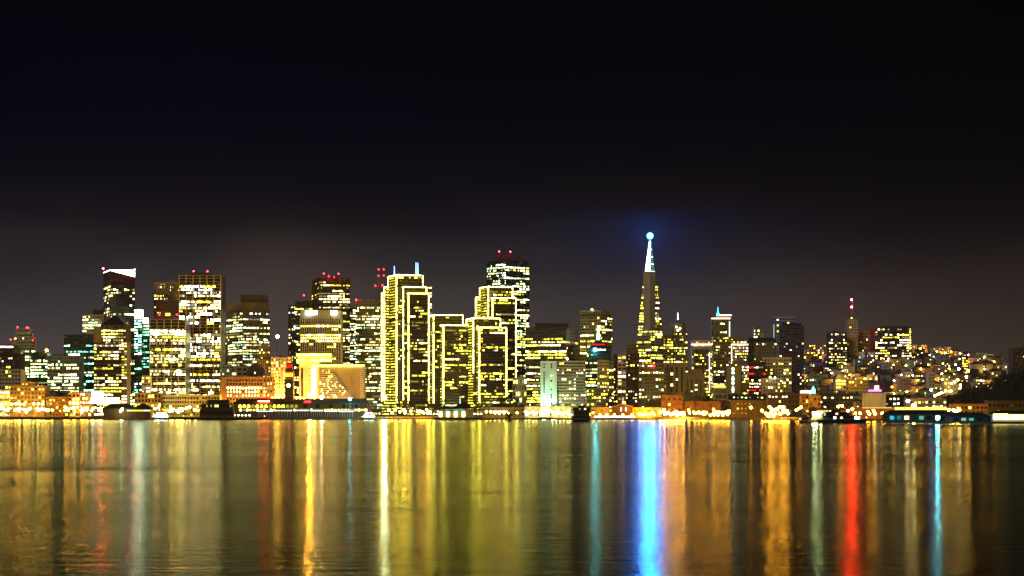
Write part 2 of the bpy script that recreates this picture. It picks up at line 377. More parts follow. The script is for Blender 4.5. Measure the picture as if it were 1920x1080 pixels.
# ---- green tower with glowing box
r, o, p = T('office_tower', 'slim green glass tower capped by a glowing white box, right of the slanted-crown tower', TW, 252, None, 265.5, 597, 3020, 'greenglass', None, S(.6,'ttgc',4.2,2.6,.55,3,lv=(0,2,4),rows={k:.95 for k in range(0,9)}))
strip(r, o, 252.5, 265, 581, 597, 3019, lampm('m',40), 14, 'glowing_top_box')
r, o, p = T('office_tower', 'green-tinted tower with a bright white roof sign, beside the lower gold grid tower', TW, 265.5, None, 283, 607, 3060, 'greenglass', None, S(.6,'gttc',4.2,2.6,.5,3,lv=(0,3,3),rows={1:.95,2:.95,3:.95}))
strip(r, o, 265.5, 277, 596, 606, 3058, 'c3', 4, 'roof_sign')
T('office_block', 'small pale block with a few lit floors at the foot of the lower gold tower', 'building', 266, None, 282, 704, 2850, 'cream', None, S(.5,'wyp',4.4,2.6,.5,2))
# ---- gold grid towers
T('office_tower', 'slim brown tower of vertical ribs with a pale top, behind the gold grid towers', TW, 289, None, 337, 529, 3260, 'stone', None, S(.12,'wy',4.4,3,.5,2,rows={4:.5,5:.5,3:.0}), fin=(4.2,1.2,.7,'stone'))
r, o, p = T('office_tower', 'dark ribbed tower with two red lights and yellow top windows, behind lower gold tower', TW, 294, None, 337, 565, 3200, 'brown', None, S(.1,'y',4.4,3,.5,3,rows={0:0,1:0}), fin=(4.2,1.2,.7,'brown'))
red(r, o, 299, 590, 3190, 300, 1.2, 600); red(r, o, 332.5, 590, 3190, 300, 1.2, 600); strip(r, o, 310, 319, 587, 592, 3198, 'y2', name='lit_window_row')
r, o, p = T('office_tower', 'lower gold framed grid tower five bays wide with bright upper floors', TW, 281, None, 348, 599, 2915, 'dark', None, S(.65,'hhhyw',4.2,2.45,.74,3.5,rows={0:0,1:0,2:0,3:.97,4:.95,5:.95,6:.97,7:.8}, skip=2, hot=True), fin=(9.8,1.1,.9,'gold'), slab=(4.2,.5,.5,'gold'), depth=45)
mb = MB(); Y = 2914.7
for i in range(5): mb.box(wx(281,Y)+i*9.8+.9, wx(281,Y)+(i+1)*9.8-.4, Y, Y+.2, wz(612,Y), wz(605,Y), 'glass')
mb.build('plant_louvre', r, o)
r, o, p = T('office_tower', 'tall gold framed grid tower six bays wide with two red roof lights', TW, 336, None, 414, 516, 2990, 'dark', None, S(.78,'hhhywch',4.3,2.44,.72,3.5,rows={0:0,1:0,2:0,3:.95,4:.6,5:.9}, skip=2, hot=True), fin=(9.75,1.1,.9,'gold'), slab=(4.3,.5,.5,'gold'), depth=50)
mb = MB(); Y = 2989.7
for i in range(6): mb.box(wx(336,Y)+i*9.75+.9, wx(336,Y)+(i+1)*9.75-.4, Y, Y+.2, wz(530,Y), wz(522,Y), 'glass')
mb.build('plant_louvre', r, o); pent(r, o, 358, 393, 511, 516, 3000, 'dark')
red(r, o, 363, 508.5, 3000, 420, 1.5, 512); red(r, o, 389, 508.5, 3000, 420, 1.5, 512)
T('office_tower', 'narrow dark tower side showing thin lit slots, right behind the tall gold grid tower', TW, 412, None, 425, 640, 3080, 'brown', None, S(.3,'wy',4.3,3))
# ---- brown tower with mechanical crown
r, o = root_at('office_tower', 'broad brown tower with a blank stepped crown and white floors, right of gold grid tower', TW, 425, 505, 3130)
block(r, o, 'wall', 425, 455, 505, 578, None, 3130, 'stone', S(.85,'hwgw',4.2,3,.5,6,rows={0:.0}), S(.72,'hwgc',4.2,2.8,.5,5,rows={0:0,1:.3}), fin=(5.5,.9,.6,'stone'))
block(r, o, 'upper_block', 426, 455, 504.5, 566, 579, 3131, 'stone'); block(r, o, 'roof_penthouse', 451, None, 498, 553, 568, 3145, 'brown')
r, o = root_at('old_tower', 'small old stone tower with stepped setbacks, in front of the broad brown tower', 'tower', 484, 507, 2960)
block(r, o, 'wall', 470, None, 507, 674, None, 2960, 'stone', None, S(.3,'wy',4.2,2.8,.5,2,'punch',.25)); block(r, o, 'upper_block', 486, None, 506, 652, 676, 2962, 'stone', None, S(.35,'wy',4,2.6,.5,1,'punch',.25), inset=.05)
block(r, o, 'top_block', 490, None, 502, 645, 654, 2964, 'stone', None, None)
T('office_block', 'small grey-green block with four lit windows, left of the pinkish low block', 'building', 412, None, 434, 684, 2880, 'tealwall', None, S(.2,'w',4.4,3,.5,1,'punch',.25))
T('office_block', 'low pinkish brown block with one bright window, above orange hotel roof', 'building', 434, None, 474, 687, 2885, 'pinkwall', None, S(.12,'wy',6,7,.5,1), depth=30)
r, o, p = T('domed_hall', 'low dark building with a stepped dome roof above the orange hotel', 'building', 463, None, 497, 694, 2870, 'brown', None, S(.2,'w',5,3,.4,1,'punch',.3), depth=24)
mb = MB(); Y = 2880; mb.lathe((wx(480,Y),Y,wz(695,Y)), [(11,0),(10.6,3),(8,6),(5,8.5),(1,11)], 'brown', 12); mb.build('dome', r, o)
# ---- orange hotel
r, o, p = T('hotel', 'orange floodlit brick hotel with five rows of white windows and corner pavilions', 'hotel', 413, None, 510, 708, 2830, 'brick', None, S(.93,'wwwyp',4.9,4.1,.6,12,'punch',.24,rows={0:0,1:.95,2:.98,3:.9,4:.8,5:.35,6:.7}), parapet=1.2, depth=30)
block(r, o, 'corner_pavilion', 413, None, 424, 707, None, 2828, 'brick', None, None); block(r, o, 'corner_pavilion', 500.5, None, 511, 707, None, 2828, 'brick', None, S(.9,'w',5,4,.6,1,'punch',.3))
strip(r, o, 487, 541, 746, 750, 2800, lampm('r', 2), 1, 'red_neon_sign')
# ---- glaring orange building and its lamps
T('apartment_tower', 'cream tower glaring orange from floodlights with dotted windows, beside the clock tower', 'building', 508, None, 545, 670, 2940, 'cream', None, S(.6,'wyo',4.2,3.4,.5,1,'punch',.28), cap=60)
# ---- towers behind the ferry hall
T('office_tower', 'far narrow dark tower with a few white windows, above the clock tower', TW, 541, None, 554, 572, 3330, 'brown', None, S(.25,'wc',4.4,3,.5,2), fin=(4,1,.5,'brown'))
r, o, p = T('office_tower', 'dark tower with speckled upper floors and one red light, left of four-lamped brown tower', TW, 553, None, 586, 565, 3290, 'dark', None, S(.5,'gwy',4.2,2.6,.5,3,rows={0:0,1:0,2:.8,3:.8}))
red(r, o, 570, 553.5, 3290, 420, 1.4, 566)
r, o, p = T('office_tower', 'tall dark brown tower with four red roof lights and bright upper bands', TW, 585, 598, 656, 520, 3240, 'brown', S(.1,'y',4.2,3,.5,2), S(.65,'why',4.2,2.6,.5,5,rows={0:0,1:.7,2:.9,3:.5,4:.1,5:.5,6:.9,7:.95,8:.4}), fin=(6,.9,.6,'brown'))
for q in ((607.5,513),(635,513),(616.5,518),(626.5,519.5)): red(r, o, q[0], q[1], 3236, 400 if q[1] < 515 else 180, 1.3, 523)
T('office_tower', 'thin dark tower with bluish white floors, between the red-lit brown tower and olive tower', TW, 655, None, 668.5, 578, 3280, 'dark', None, S(.6,'cwg',4.2,3,.5,4))
r, o, p = T('office_tower', 'olive ribbed tower with a plain top band, left of the outlined towers', TW, 667, None, 722, 562, 3080, 'olive', None, S(.5,'whgw',4.2,2.2,.5,2.5,rows={0:0,1:0,2:.8,3:.3}, dim=.15), fin=(2.4,.6,.5,'olive'))
red(r, o, 667.8, 562, 3078, 420, 1.4, 566); 
for px, ys in ((710,(505,517)),(719.5,(505,516.5)),(704,(536,)),(717,(535,))):
    pole(r, o, px, 565, ys[0], 3100, .5, 'steel', 'antenna_mast')
    for y in ys: red(r, o, px, y, 3098, 260, 1.1, y+2)
# ribbed tower with white signs
r, o = root_at('office_tower', 'beige tower of bold vertical ribs with two glowing white roof signs', TW, 562, 638, 2985)
Y = 2985; x0, x1 = wx(562,Y), wx(638,Y); xm = (x0+x1)/2; hw = (x1-x0)/2
arc = [(xm+hw*t, Y+9*t*t) for t in [-1+2*i/8 for i in range(9)]]
mb = MB(); mb.prism(arc+[(x1,Y+45),(x0,Y+45)], ground(xm,Y)-1, wz(582,Y), 'olive', 'roof'); mb.build('wall', r, o)
mb = MB(); bd = MB()
for i in range(19):
    t = -1+2*i/18; c = (xm+hw*t, Y+9*t*t)
    mb.box(c[0]-.65, c[0]+.65, c[1]-1.2, c[1]+.1, ground(xm,Y), wz(596,Y), 'pale')
mb.prism([(a-0.0, b-1.3) for a, b in arc]+[(x1,Y+12),(x0,Y+12)], wz(597,Y), wz(581.5,Y), 'pale', 'roof'); mb.build('facade_frame', r, o)
for a, b in zip(arc, arc[1:]): pass
for k, (py, pp) in enumerate(((611,.97),(617,.1),(623,.1),(628,.5),(633.5,.9),(639,.55),(645,.3),(650,.4),(656,.1),(664,.3),(672,.3),(604,.05))):
    m2 = MB(); on = False
    for i in range(18):
        if RNG.random() < .3 or i == 0: on = RNG.random() < pp
        t0, t1 = -1+2*(i+.2)/18, -1+2*(i+.8)/18
        a, b = (xm+hw*t0, Y+9*t0*t0-.3), (xm+hw*t1, Y+9*t1*t1-.3)
        m2.face([(*a,wz(py+2,Y)),(*b,wz(py+2,Y)),(*b,wz(py-1.4,Y)),(*a,wz(py-1.4,Y))], RNG.choice(('w2','w3','y2')) if on else 'glass')
    m2.build('ribbon_window', r, o)
strip(r, o, 573, 595, 582.5, 590, Y+.5, 'c3', 1, 'roof_sign').location.y = -1.5; strip(r, o, 617, 632, 582.5, 590.5, Y+3, 'c3', 1, 'roof_sign').location.y = -1.5
# ---- wedge shaped hotel
r, o = root_at('hotel', 'concrete hotel with a plain wedge side, glowing yellow roof bars and terraced windows', 'hotel', 555, 682, 2850)
Y = 2850
block(r, o, 'tower_block', 561, None, 598, 672, None, Y+4, 'cream', None, None, depth=40)
block(r, o, 'roof_bar', 558, None, 620, 664.5, 671.5, Y+2, 'cream', None, None, depth=30)
strip(r, o, 556, 621, 663.5, 667.5, Y-2, 'y3', 3, 'glowing_roof_bar'); strip(r, o, 556, 572, 673.5, 677.5, Y-2, 'y3', 2, 'glowing_roof_bar'); strip(r, o, 584, 621, 673.5, 678, Y-2, 'y3', 2, 'glowing_roof_bar')
block(r, o, 'wedge_block', 598, None, 682, 687, None, Y+6, 'olive', None, None, depth=45)
strip(r, o, 584, 683, 684, 687.2, Y+3, 'y3', 3, 'glowing_roof_bar')
for i in range(17):
    py = 690+i*3.6; m2 = MB(); m2.box(wx(584.2,Y), wx(592,Y), Y+3, Y+3.6, wz(py+2.4,Y), wz(py,Y), 'w3'); m2.build('lift_lobby_window', r, o)
for i in range(16):                    # terraces step out towards the foot
    py = 691+i*3.5; xr = 617+i*2.75; m2 = MB(); gm = MB()
    m2.box(wx(599,Y), wx(min(xr+3,663),Y), Y+1.2-i*.02, Y+6.02, wz(py+3.2,Y), wz(py+1.7,Y), 'pale'); m2.build('terrace', r, o)
    nw = int((xr-599)/2.3); rw = MB()
    for j in range(nw):
        a = 599.3+j*2.3; k = RNG.choice(('y2','w2','w3')) if RNG.random() < .17 else ('y0' if RNG.random() < .2 else 'glass')
        rw.face([(wx(a,Y),Y+5.8,wz(py+1.6,Y)),(wx(a+1.6,Y),Y+5.8,wz(py+1.6,Y)),(wx(a+1.6,Y),Y+5.8,wz(py-.2,Y)),(wx(a,Y),Y+5.8,wz(py-.2,Y))], k)
    rw.build('ribbon_window', r, o)
for i in range(15):
    py = 690+i*3.8; m2 = MB(); m2.box(wx(674.5,Y), wx(683,Y), Y+2, Y+6, wz(py+1.8,Y), wz(py,Y), 'cream'); m2.build('balcony', r, o)
m2 = MB(); m2.box(wx(564.5,Y), wx(567.5,Y), Y+3, Y+4, wz(745,Y), wz(690,Y), 'glass'); m2.build('dark_window_column', r, o)
for px in (579.5,):
    for i in range(18):
        m2 = MB(); py = 684+i*3.4; m2.box(wx(px,Y), wx(px+1.2,Y), Y+3.4, Y+4, wz(py+1.5,Y), wz(py,Y), 'y2' if i % 2 else 'glass'); m2.build('window', r, o)
T('apartment_tower', 'slim tower edged with strings of white bulbs, between clock tower and wedge hotel', 'building', 551, None, 561, 662, 2890, 'brown', None, S(.75,'wwy',3.4,3.2,.55,1,'punch',.2,lv=(0,2,3)), depth=25)

# ---- four towers outlined in yellow lights
SY = 's4'; NAR = lambda: S(.93,'y',3.9,3.6,.34,6,rows={},varied=.1,lv=(0,4,2))
DK = lambda p: S(p,'yyyw',4.1,2.5,.5,2.2,dim=.10,lv=(3,4,2))
def outlined(label, l, rr, Y, blocks, ants=()):
    r, o = root_at('outlined_tower', label, TW, l, rr, Y)
    for k, (nm, a, c, b, top, dY, p, st, zb) in enumerate(blocks):
        s = [st, SY, 1.15] + ([zb] if zb else [])
        block(r, o, nm, a, c, b, top, None, Y+dY, 'brown', NAR() if c else None, DK(p) if p is not None else NAR(), strings=s, nest=True, fin=(2.5,.4,.3,'brown') if p else None  )
    for px, y0, y1 in ants: pole(r, o, px, y0, y1, Y+20, .75, 'b3', 'lit_antenna', .35)
outlined('tallest dark tower outlined in yellow light strings, with three lit roof antennas', 715, 804, 2960,
    [('front_block',754.5,766,804,550,0,.24,'LCRT',752),('middle_block',749,756,799.5,538,5,.2,'CRT',750),('central_block',727.5,743.5,793,515.5,10,.2,'LCRT',752),('side_block',720.5,None,729,538,24,None,'LT',752),('outer_block',715.8,None,723,549.5,34,None,'LT',752)],
    ((739.5,515,499),(780,514,492),(783.6,514,493)))
T('office_tower', 'low tower with a lit cornice and window column, just behind tallest outlined tower', TW, 795, None, 810, 535, 3200, 'stone', None, S(.5,'wp',4.3,4,.5,1,rows={0:1.,1:0}))
outlined('lower outlined tower left of the pair, yellow strings round its two stepped blocks', 804, 883, 2985,
    [('front_block',814,831.5,883.5,609.5,0,.3,'LCT',758),('rear_block',804.5,813,868,590.5,12,.15,'LCRT',756)])
outlined('lower outlined tower right of the pair, wide yellow edge string and stepped rear block', 874, 950, 2955,
    [('front_block',884.5,898.8,949.5,614,0,.33,'LCRT',753),('rear_block',874.5,887.5,938,596.5,12,.15,'LCRT',700)])
outlined('tall outlined tower standing before the tallest dark tower, with notched left side', 892, 968, 3060,
    [('front_block',916.5,923.5,967.5,558.5,0,.28,'LCRT',728),('central_block',899.5,915.5,961,537.5,10,.25,'LCRT',640),('side_block',892,None,901,557.5,25,None,'LT',640)])
for q in ():
    pass
# ---- tallest dark tower behind
r, o, p = T('office_tower', 'tallest dark tower with two red roof lights, behind the outlined towers', TW, 913, 949, 992, 487, 3300, 'dark', S(.5,'gcwg',4.1,3.2,.55,2,mx=.1,rows={0:0,1:.5,2:.9,3:.8,4:.9,5:.7,6:.5}), S(.6,'wwyg',4.1,3,.55,3,mx=.1,rows={0:0,1:.2,2:.9}), fin=(6.4,1.,.6,'dark'))
pent(r, o, 931, 975, 477, 490, 3335, 'dark'); red(r, o, 935.7, 471.5, 3330, 600, 1.5, 478); red(r, o, 957, 472, 3330, 600, 1.5, 478)
T('office_block', 'low pale green colonnaded building seen between outlined tower and dark brown tower', 'building', 962, None, 987, 708, 2960, 'pale', None, S(.5,'yg',8,3,.6,1), fin=(4,1.,.7,'pale'), depth=30)
# ---- dark brown tower
r, o, p = T('office_tower', 'broad dark brown tower with flat roof box and lit yellow floors, left of pale tower', TW, 985, 1062, 1084, 613, 2960, 'dark', S(.66,'wyyw',4.3,2.7,.5,4,rows={0:0,1:0,2:0,3:.6,4:.45,5:.6}), S(.35,'yo',4.3,2.7,.5,3,rows={0:0,1:0,2:0,3:0,4:.8,5:.2}))
pent(r, o, 1003, 1066, 606, 614, 2966, 'dark', 22)
T('office_block', 'dark lower tower in the shadow between the broad dark tower and pale tower', 'building', 1062, None, 1100, 652, 2985, 'olive', None, S(.2,'wy',4.3,3,.5,2))
# ---- pale tower
r, o, p = T('office_tower', 'pale flat-topped tower with a row of tall dark slots under its roof', TW, 1088, 1126.5, 1148, 581, 3200, 'pale', S(.55,'wyyw',4.4,2.9,.5,4,rows={0:0,1:0,2:.5,3:.2,4:.3,5:.8,6:.5}), S(.5,'wyw',4.4,4,.5,3,rows={0:0,1:0,2:.2}))
ballpart(r, o, 1110, 580, 3205, 1.5, 'w3', 'roof_lamp')
m2 = MB(); A, C = Vector(p[0]), Vector(p[1])
for i in range(12):
    a, b = A.lerp(C,(i+.6)/12.6), A.lerp(C,(i+1.15)/12.6); m2.face([(a.x,a.y-.3,wz(593.5,3200)),(b.x,b.y-.3,wz(593.5,3200)),(b.x,b.y-.3,wz(587,3200)),(a.x,a.y-.3,wz(587,3200))], 'glass')
m2.build('plant_louvre', r, o)
# ---- stepped building with green spire
r, o = root_at('office_tower', 'dark stepped-roof tower with a glowing green spire above a red lit cap', TW, 1098, 1147, 3010)
Y = 3010
block(r, o, 'wall', 1098, None, 1147, 669, None, Y, 'greenglass', None, S(.5,'wg',4.2,2.8,.5,2,rows={0:.1}))
block(r, o, 'upper_block', 1104, None, 1144, 652, 670, Y+3, 'dark', None, S(.15,'gt',4,3,.5,2), inset=0)
m2 = MB(); x0, x1, xm = wx(1111,Y), wx(1134,Y), wx(1122.5,Y); y0 = Y+8
sq = lambda h, z: [(xm-h,y0-h*.6+8,z),(xm+h,y0-h*.6+8,z),(xm+h,y0+h*.6+8,z),(xm-h,y0+h*.6+8,z)]
m2.loft([sq(15,wz(652,Y)),sq(9,wz(646,Y)),sq(8.6,wz(645,Y)),sq(3.4,wz(636.5,Y))], 'dark'); m2.build('stepped_cap', r, o)
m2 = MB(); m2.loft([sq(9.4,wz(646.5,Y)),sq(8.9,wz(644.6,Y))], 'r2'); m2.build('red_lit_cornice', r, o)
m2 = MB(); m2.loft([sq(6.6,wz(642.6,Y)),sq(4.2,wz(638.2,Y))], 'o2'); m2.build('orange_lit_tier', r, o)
m2 = MB(); m2.lathe((xm,y0+8,wz(636.5,Y)), [(2.3,0),(2.2,6),(1.7,8),(1.4,12),(.8,14),(.25,19)], lampm('t',9), 8); m2.build('green_spire', r, o)
ballpart(r, o, 1116, 655.6, Y-1, 2.0, lampm('cyan',380), 'flood_lamp'); ballpart(r, o, 1098.5, 662, Y-2, 1.3, lampm('g',160), 'flood_lamp')
# ---- mint lit block
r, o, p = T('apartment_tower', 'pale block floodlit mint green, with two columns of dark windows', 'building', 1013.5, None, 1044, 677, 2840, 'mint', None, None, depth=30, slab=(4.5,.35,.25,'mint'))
for px in (1019,1032.5):
    for i in range(15):
        if RNG.random() < .18: continue
        y = 682+i*5.2; mb = MB(); mb.box(wx(px,2840),wx(px+2.6,2840),2839.6,2839.95,wz(y+2.8,2840),wz(y,2840),'w2' if RNG.random()<.12 else 'glass'); mb.build('window', r, o)
ballpart(r, o, 1064, 673, 2838, 1.4, 'm3', 'roof_lamp')
T('apartment_tower', 'brownish balconied block with coloured windows, right of the mint lit block', 'building', 1044, None, 1098, 677, 2846, 'stone', None, S(.42,'wyopgc',4.3,3.3,.5,1,'punch',.2,dim=.35), slab=(4.3,.7,1.1,'pale'), depth=30)
T('office_block', 'dark greenish block with dotted lit rows between balconied block and pale grid block', 'building', 1098, None, 1121, 676, 2880, 'greenglass', None, S(.55,'wyg',4.4,2.7,.45,3))
T('office_block', 'pale olive block with a grid of small square windows, below the green spire', 'building', 1120, None, 1142, 675, 2876, 'pale', None, S(.36,'wyy',4.6,3.,.45,1,'punch',.24))
T('apartment_tower', 'narrow olive block edged by a column of bright windows, under the pale tower', 'building', 1142, None, 1151, 677, 2872, 'olive', None, S(.85,'wyp',4.5,4,.5,1,'punch',.2))
T('office_block', 'low old masonry block with blank gables, in front of the green-spired tower', 'building', 1100, None, 1140, 728, 2830, 'stone', None, S(.2,'y',4.6,3.2,.5,1,'punch',.25), depth=25)
T('apartment_tower', 'nearly black narrow slab beside the block with pinkish wide windows', 'building', 1150, None, 1158, 664, 2880, 'dark', None, S(.3,'wy',4.4,3,.4,1,'punch',.3))
T('apartment_tower', 'narrow pale block of wide pinkish windows between two dark slabs', 'building', 1158, None, 1174, 665, 2870, 'pinkwall', None, S(.75,'wpy',5.2,6,.5,1,'punch',.15))
T('apartment_tower', 'dark brown slab with scattered windows, touching the foot of the great pyramid tower', 'building', 1173, None, 1199, 662, 2880, 'brown', None, S(.28,'pwy',4.4,3.2,.42,1,'punch',.25))
T('office_block', 'pale crown-topped block with lit attic, peeking left of the great pyramid tower', 'building', 1175, None, 1197, 644, 3120, 'stone', None, S(.6,'yw',4.4,3.2,.5,2,'punch',.25))
# ---- great pyramid tower
Y = 3420
r, o = root_at('pyramid_tower', 'tall slender pyramid tower with a blue beacon on its spire', 'pyramid tower', 1196, 1246, Y)
cx = wx(1221,Y); mp = mpp(Y); cy = Y+34*mp
def dia(h, z): return [(cx-h,cy,z),(cx,cy-h,z),(cx+h,cy,z),(cx,cy+h,z)]
hb, ht, hm = 38*mp, 11.7*mp, 24*mp
zb, zt = ground(cx,Y)-1, wz(509,Y)
mb = MB(); mb.loft([dia(hb,zb),dia(ht,zt)], 'pale', kcap='roof'); mb.build('wall', r, o)
def fc(t): h = hb+(ht-hb)*t; return (cx-h,cy),(cx,cy-h),(cx+h,cy)
a0, c0, b0 = fc(.0); a1, c1, b1 = fc(1.)
sp = lambda rows: S(.78,'yyw',4.25,2.7,.5,4,rows=rows,mx=.08,dim=.3)
facade(r, o, a0, c0, zb, zt, sp({0:.1,1:.15,2:.3,3:.4,4:.5,5:.6,6:.6}), a1, c1); facade(r, o, c0, b0, zb, zt, sp({0:.05,1:.1,2:.2,3:.3,4:.4,5:.5}), c1, b1)
nrm = Vector((-1,-1)).normalized(); dr = Vector((1,-1)).normalized()      # lift shaft wing standing off the left face
bs = Vector((cx-hm/2, cy-hm/2))
def wp(px, off): t = (wx(px,Y)-bs.x)/dr.x; return bs+dr*t+nrm*off
mb = MB(); q = [wp(1208.5,1.2), wp(1220.2,1.2)]; w2 = [wp(1220.2,-12), wp(1208.5,-12)]
mb.prism([tuple(v) for v in q+w2], wz(619,Y), zt+.6, 'pale', 'roof'); mb.build('lift_shaft_wing', r, o)
q = [Vector((cx+hm/2+1, cy-hm/2-1))]
mb = MB(); hs = 9.3*mp; zs = wz(446,Y); n8 = 14
mb.loft([dia(hs,zt),dia(.9,zs)], 'steel'); mb.build('spire', r, o)
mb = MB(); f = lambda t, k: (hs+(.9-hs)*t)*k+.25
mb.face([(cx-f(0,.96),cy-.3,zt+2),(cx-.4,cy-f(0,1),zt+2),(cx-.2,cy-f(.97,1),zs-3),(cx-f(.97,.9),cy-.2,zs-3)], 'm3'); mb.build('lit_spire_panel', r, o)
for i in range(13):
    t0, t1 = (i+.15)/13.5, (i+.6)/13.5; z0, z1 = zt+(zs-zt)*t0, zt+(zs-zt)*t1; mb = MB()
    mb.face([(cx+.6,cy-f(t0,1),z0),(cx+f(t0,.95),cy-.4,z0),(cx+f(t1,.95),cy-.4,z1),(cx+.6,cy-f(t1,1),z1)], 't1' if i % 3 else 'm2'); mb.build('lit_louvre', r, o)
mb = MB(); mb.tube((cx,cy,zs-1),(cx,cy,wz(442,Y)), .8, .7, 'steel'); mb.build('beacon_mast', r, o)
mb = MB(); mb.ball((cx,cy,wz(439.5,Y)), 4.3, lampm('beacon', 5800), 14, 8); mb.build('beacon_lamp', r, o)
# ---- blocks before the pyramid and right of it
r, o, p = T('apartment_tower', 'broad olive apartment block with balconies before the foot of the pyramid tower', 'building', 1198, None, 1250, 681, 2860, 'stone', None, S(.38,'wwypg',4.6,3.6,.5,1,'punch',.2,dim=.2), slab=(4.6,.6,.8,'stone'), depth=30)
ballpart(r, o, 1224, 686, 2857, 1.1, lampm('r',40), 'red_window_lamp')
r, o = root_at('domed_tower', 'old tower with a dark dome and a white lit needle, right of the pyramid', 'tower', 1244, 1290, 3220)
Y = 3220
block(r, o, 'wall', 1244, None, 1262, 627, None, Y, 'olive', None, S(.65,'yyw',4.3,3,.5,1,'punch',.22,dim=.1), cap=70); block(r, o, 'main_block', 1259, None, 1289, 622, None, Y+2, 'stone', None, S(.45,'yw',4.3,3.2,.45,1,'punch',.25), cap=70, parapet=1.)
mb = MB(); X = wx(1272.5,Y); mb.lathe((X,Y+16,wz(624,Y)), [(12,0),(12,8),(11.5,14),(10.6,17)], 'stone', 12); mb.build('drum', r, o)
mb = MB(); mb.lathe((X,Y+16,wz(607.5,Y)), [(10.8,0),(9,3.5),(6,5.5),(2,6.8),(.6,7)], 'slate', 12); mb.build('dome', r, o)
mb = MB(); mb.lathe((X,Y+16,wz(601,Y)), [(2.0,0),(.9,2),(.7,10),(.2,13.5)], 'c2', 6); mb.build('lit_needle', r, o)
ballpart(r, o, 1271, 620, Y+3, 1.6, 'm3', 'flood_lamp'); ballpart(r, o, 1268, 613, Y+3, 1.3, 'm3', 'flood_lamp'); ballpart(r, o, 1275, 616, Y+3, 1.3, 'm3', 'flood_lamp')
r, o = root_at('office_tower', 'tower with two pink lit cornices and a glowing teal spire', TW, 1334, 1371, 3300)
Y = 3300
block(r, o, 'wall', 1334.5, None, 1370, 597.5, None, Y, 'stone', None, S(.5,'yyw',4.4,3,.5,2,rows={0:0,1:.2,2:.3}), fin=(4.2,.8,.5,'stone')); block(r, o, 'upper_block', 1344, None, 1371, 591.5, 598, Y+4, 'stone')
strip(r, o, 1334, 1369.5, 596, 598, Y-1, lampm('p',4), 1, 'lit_cornice'); strip(r, o, 1348, 1372, 590, 592, Y+2.4, lampm('p',4), 1, 'lit_cornice')
mb = MB(); mb.lathe((wx(1346.5,Y),Y+4,wz(592,Y)), [(2.6,0),(2.4,3),(1.2,5),(.6,8),(.2,14)], lampm('cyan',6), 7); mb.build('lit_spire', r, o)
for i in range(14):
    mb = MB(); mb.ball((wx(1367.8,Y),Y-1,wz(604+i*2.0,Y)), .8, 'm2', 6, 4); mb.build('edge_lamp', r, o)
r, o, p = T('hotel', 'pale attic block with a pink glowing cornice, left of the teal-spired tower', 'building', 1297, None, 1335, 637.5, 3210, 'pale', None, S(.35,'yp',4.4,3,.45,1,'punch',.25), cap=60)
strip(r, o, 1296, 1335.5, 645, 647, 3208.5, lampm('p',4), 1, 'lit_cornice')
r, o, p = T('hotel', 'block with a pink glowing cornice right of the teal-spired tower, strung with pink bulbs', 'building', 1371, None, 1403, 632, 3230, 'olive', None, S(.3,'yp',4.4,3,.45,1,'punch',.25), cap=60)
strip(r, o, 1371, 1403, 645, 647, 3228.5, lampm('p',4), 1, 'lit_cornice')
for i in range(16):
    mb = MB(); mb.ball((wx(1371.5+.7*(i%2),3225),3225,wz(649+i*2.3,3225)), .9, 'p2', 6, 4); mb.build('edge_lamp', r, o)
r, o, p = T('hotel', 'wide pale hotel with a dark mansard roof and rows of small windows', 'hotel', 1402, None, 1456, 641, 3260, 'stone', None, S(.14,'wyp',4.5,3.2,.42,1,'punch',.25), cap=100)
mb = MB(); Y = 3260; mb.loft([[(wx(1402,Y),Y-.4,wz(641,Y)),(wx(1456,Y),Y-.4,wz(641,Y)),(wx(1456,Y),Y+30,wz(641,Y)),(wx(1402,Y),Y+30,wz(641,Y))],[(wx(1406,Y),Y+8,wz(632.5,Y)),(wx(1452,Y),Y+8,wz(632.5,Y)),(wx(1452,Y),Y+22,wz(632.5,Y)),(wx(1406,Y),Y+22,wz(632.5,Y))]], 'slate'); mb.build('mansard_roof', r, o)
r, o, p = T('old_tower', 'small round-shouldered tower peeking above the mansard hotel', 'tower', 1413, None, 1424, 610, 3420, 'stone', None, S(.3,'wg',5,3.4,.5,1,'punch',.25))
block(r, o, 'side_block', 1424, None, 1432, 625, None, 3424, 'gold', None, S(.3,'yo',5,3,.5,1,'punch',.25))
r, o, p = T('apartment_tower', 'pale hilltop tower with a tidy grid of dark windows, behind dark ribbed tower', 'building', 1451, None, 1490, 595, 3700, 'stone', None, S(.12,'yw',5.2,4.6,.5,1,'punch',.18,dim=.1), slab=(5.2,.5,.3,'pale'), cap=90)
pent(r, o, 1456, 1487, 592, 595.5, 3705, 'olive', 16)
strip(r, o, 1450, 1452, 608, 637, 3695, 'm1', 1, 'lit_corner_edge')
r, o, p = T('apartment_tower', 'broad dark ribbed tower with very few lit windows, right of the mansard hotel', 'building', 1462, 1507, 1512, 611, 3480, 'brown', S(.08,'wp',5.,3.2,.42,1,'ribbon',.14,dim=.1), S(.85,'wy',4.8,5,.4,1,'ribbon',.14,lv=(3,2,0)), fin=(6.4,1.,.6,'brown'))
pent(r, o, 1468, 1503, 606, 612, 3495, 'dark', 14)
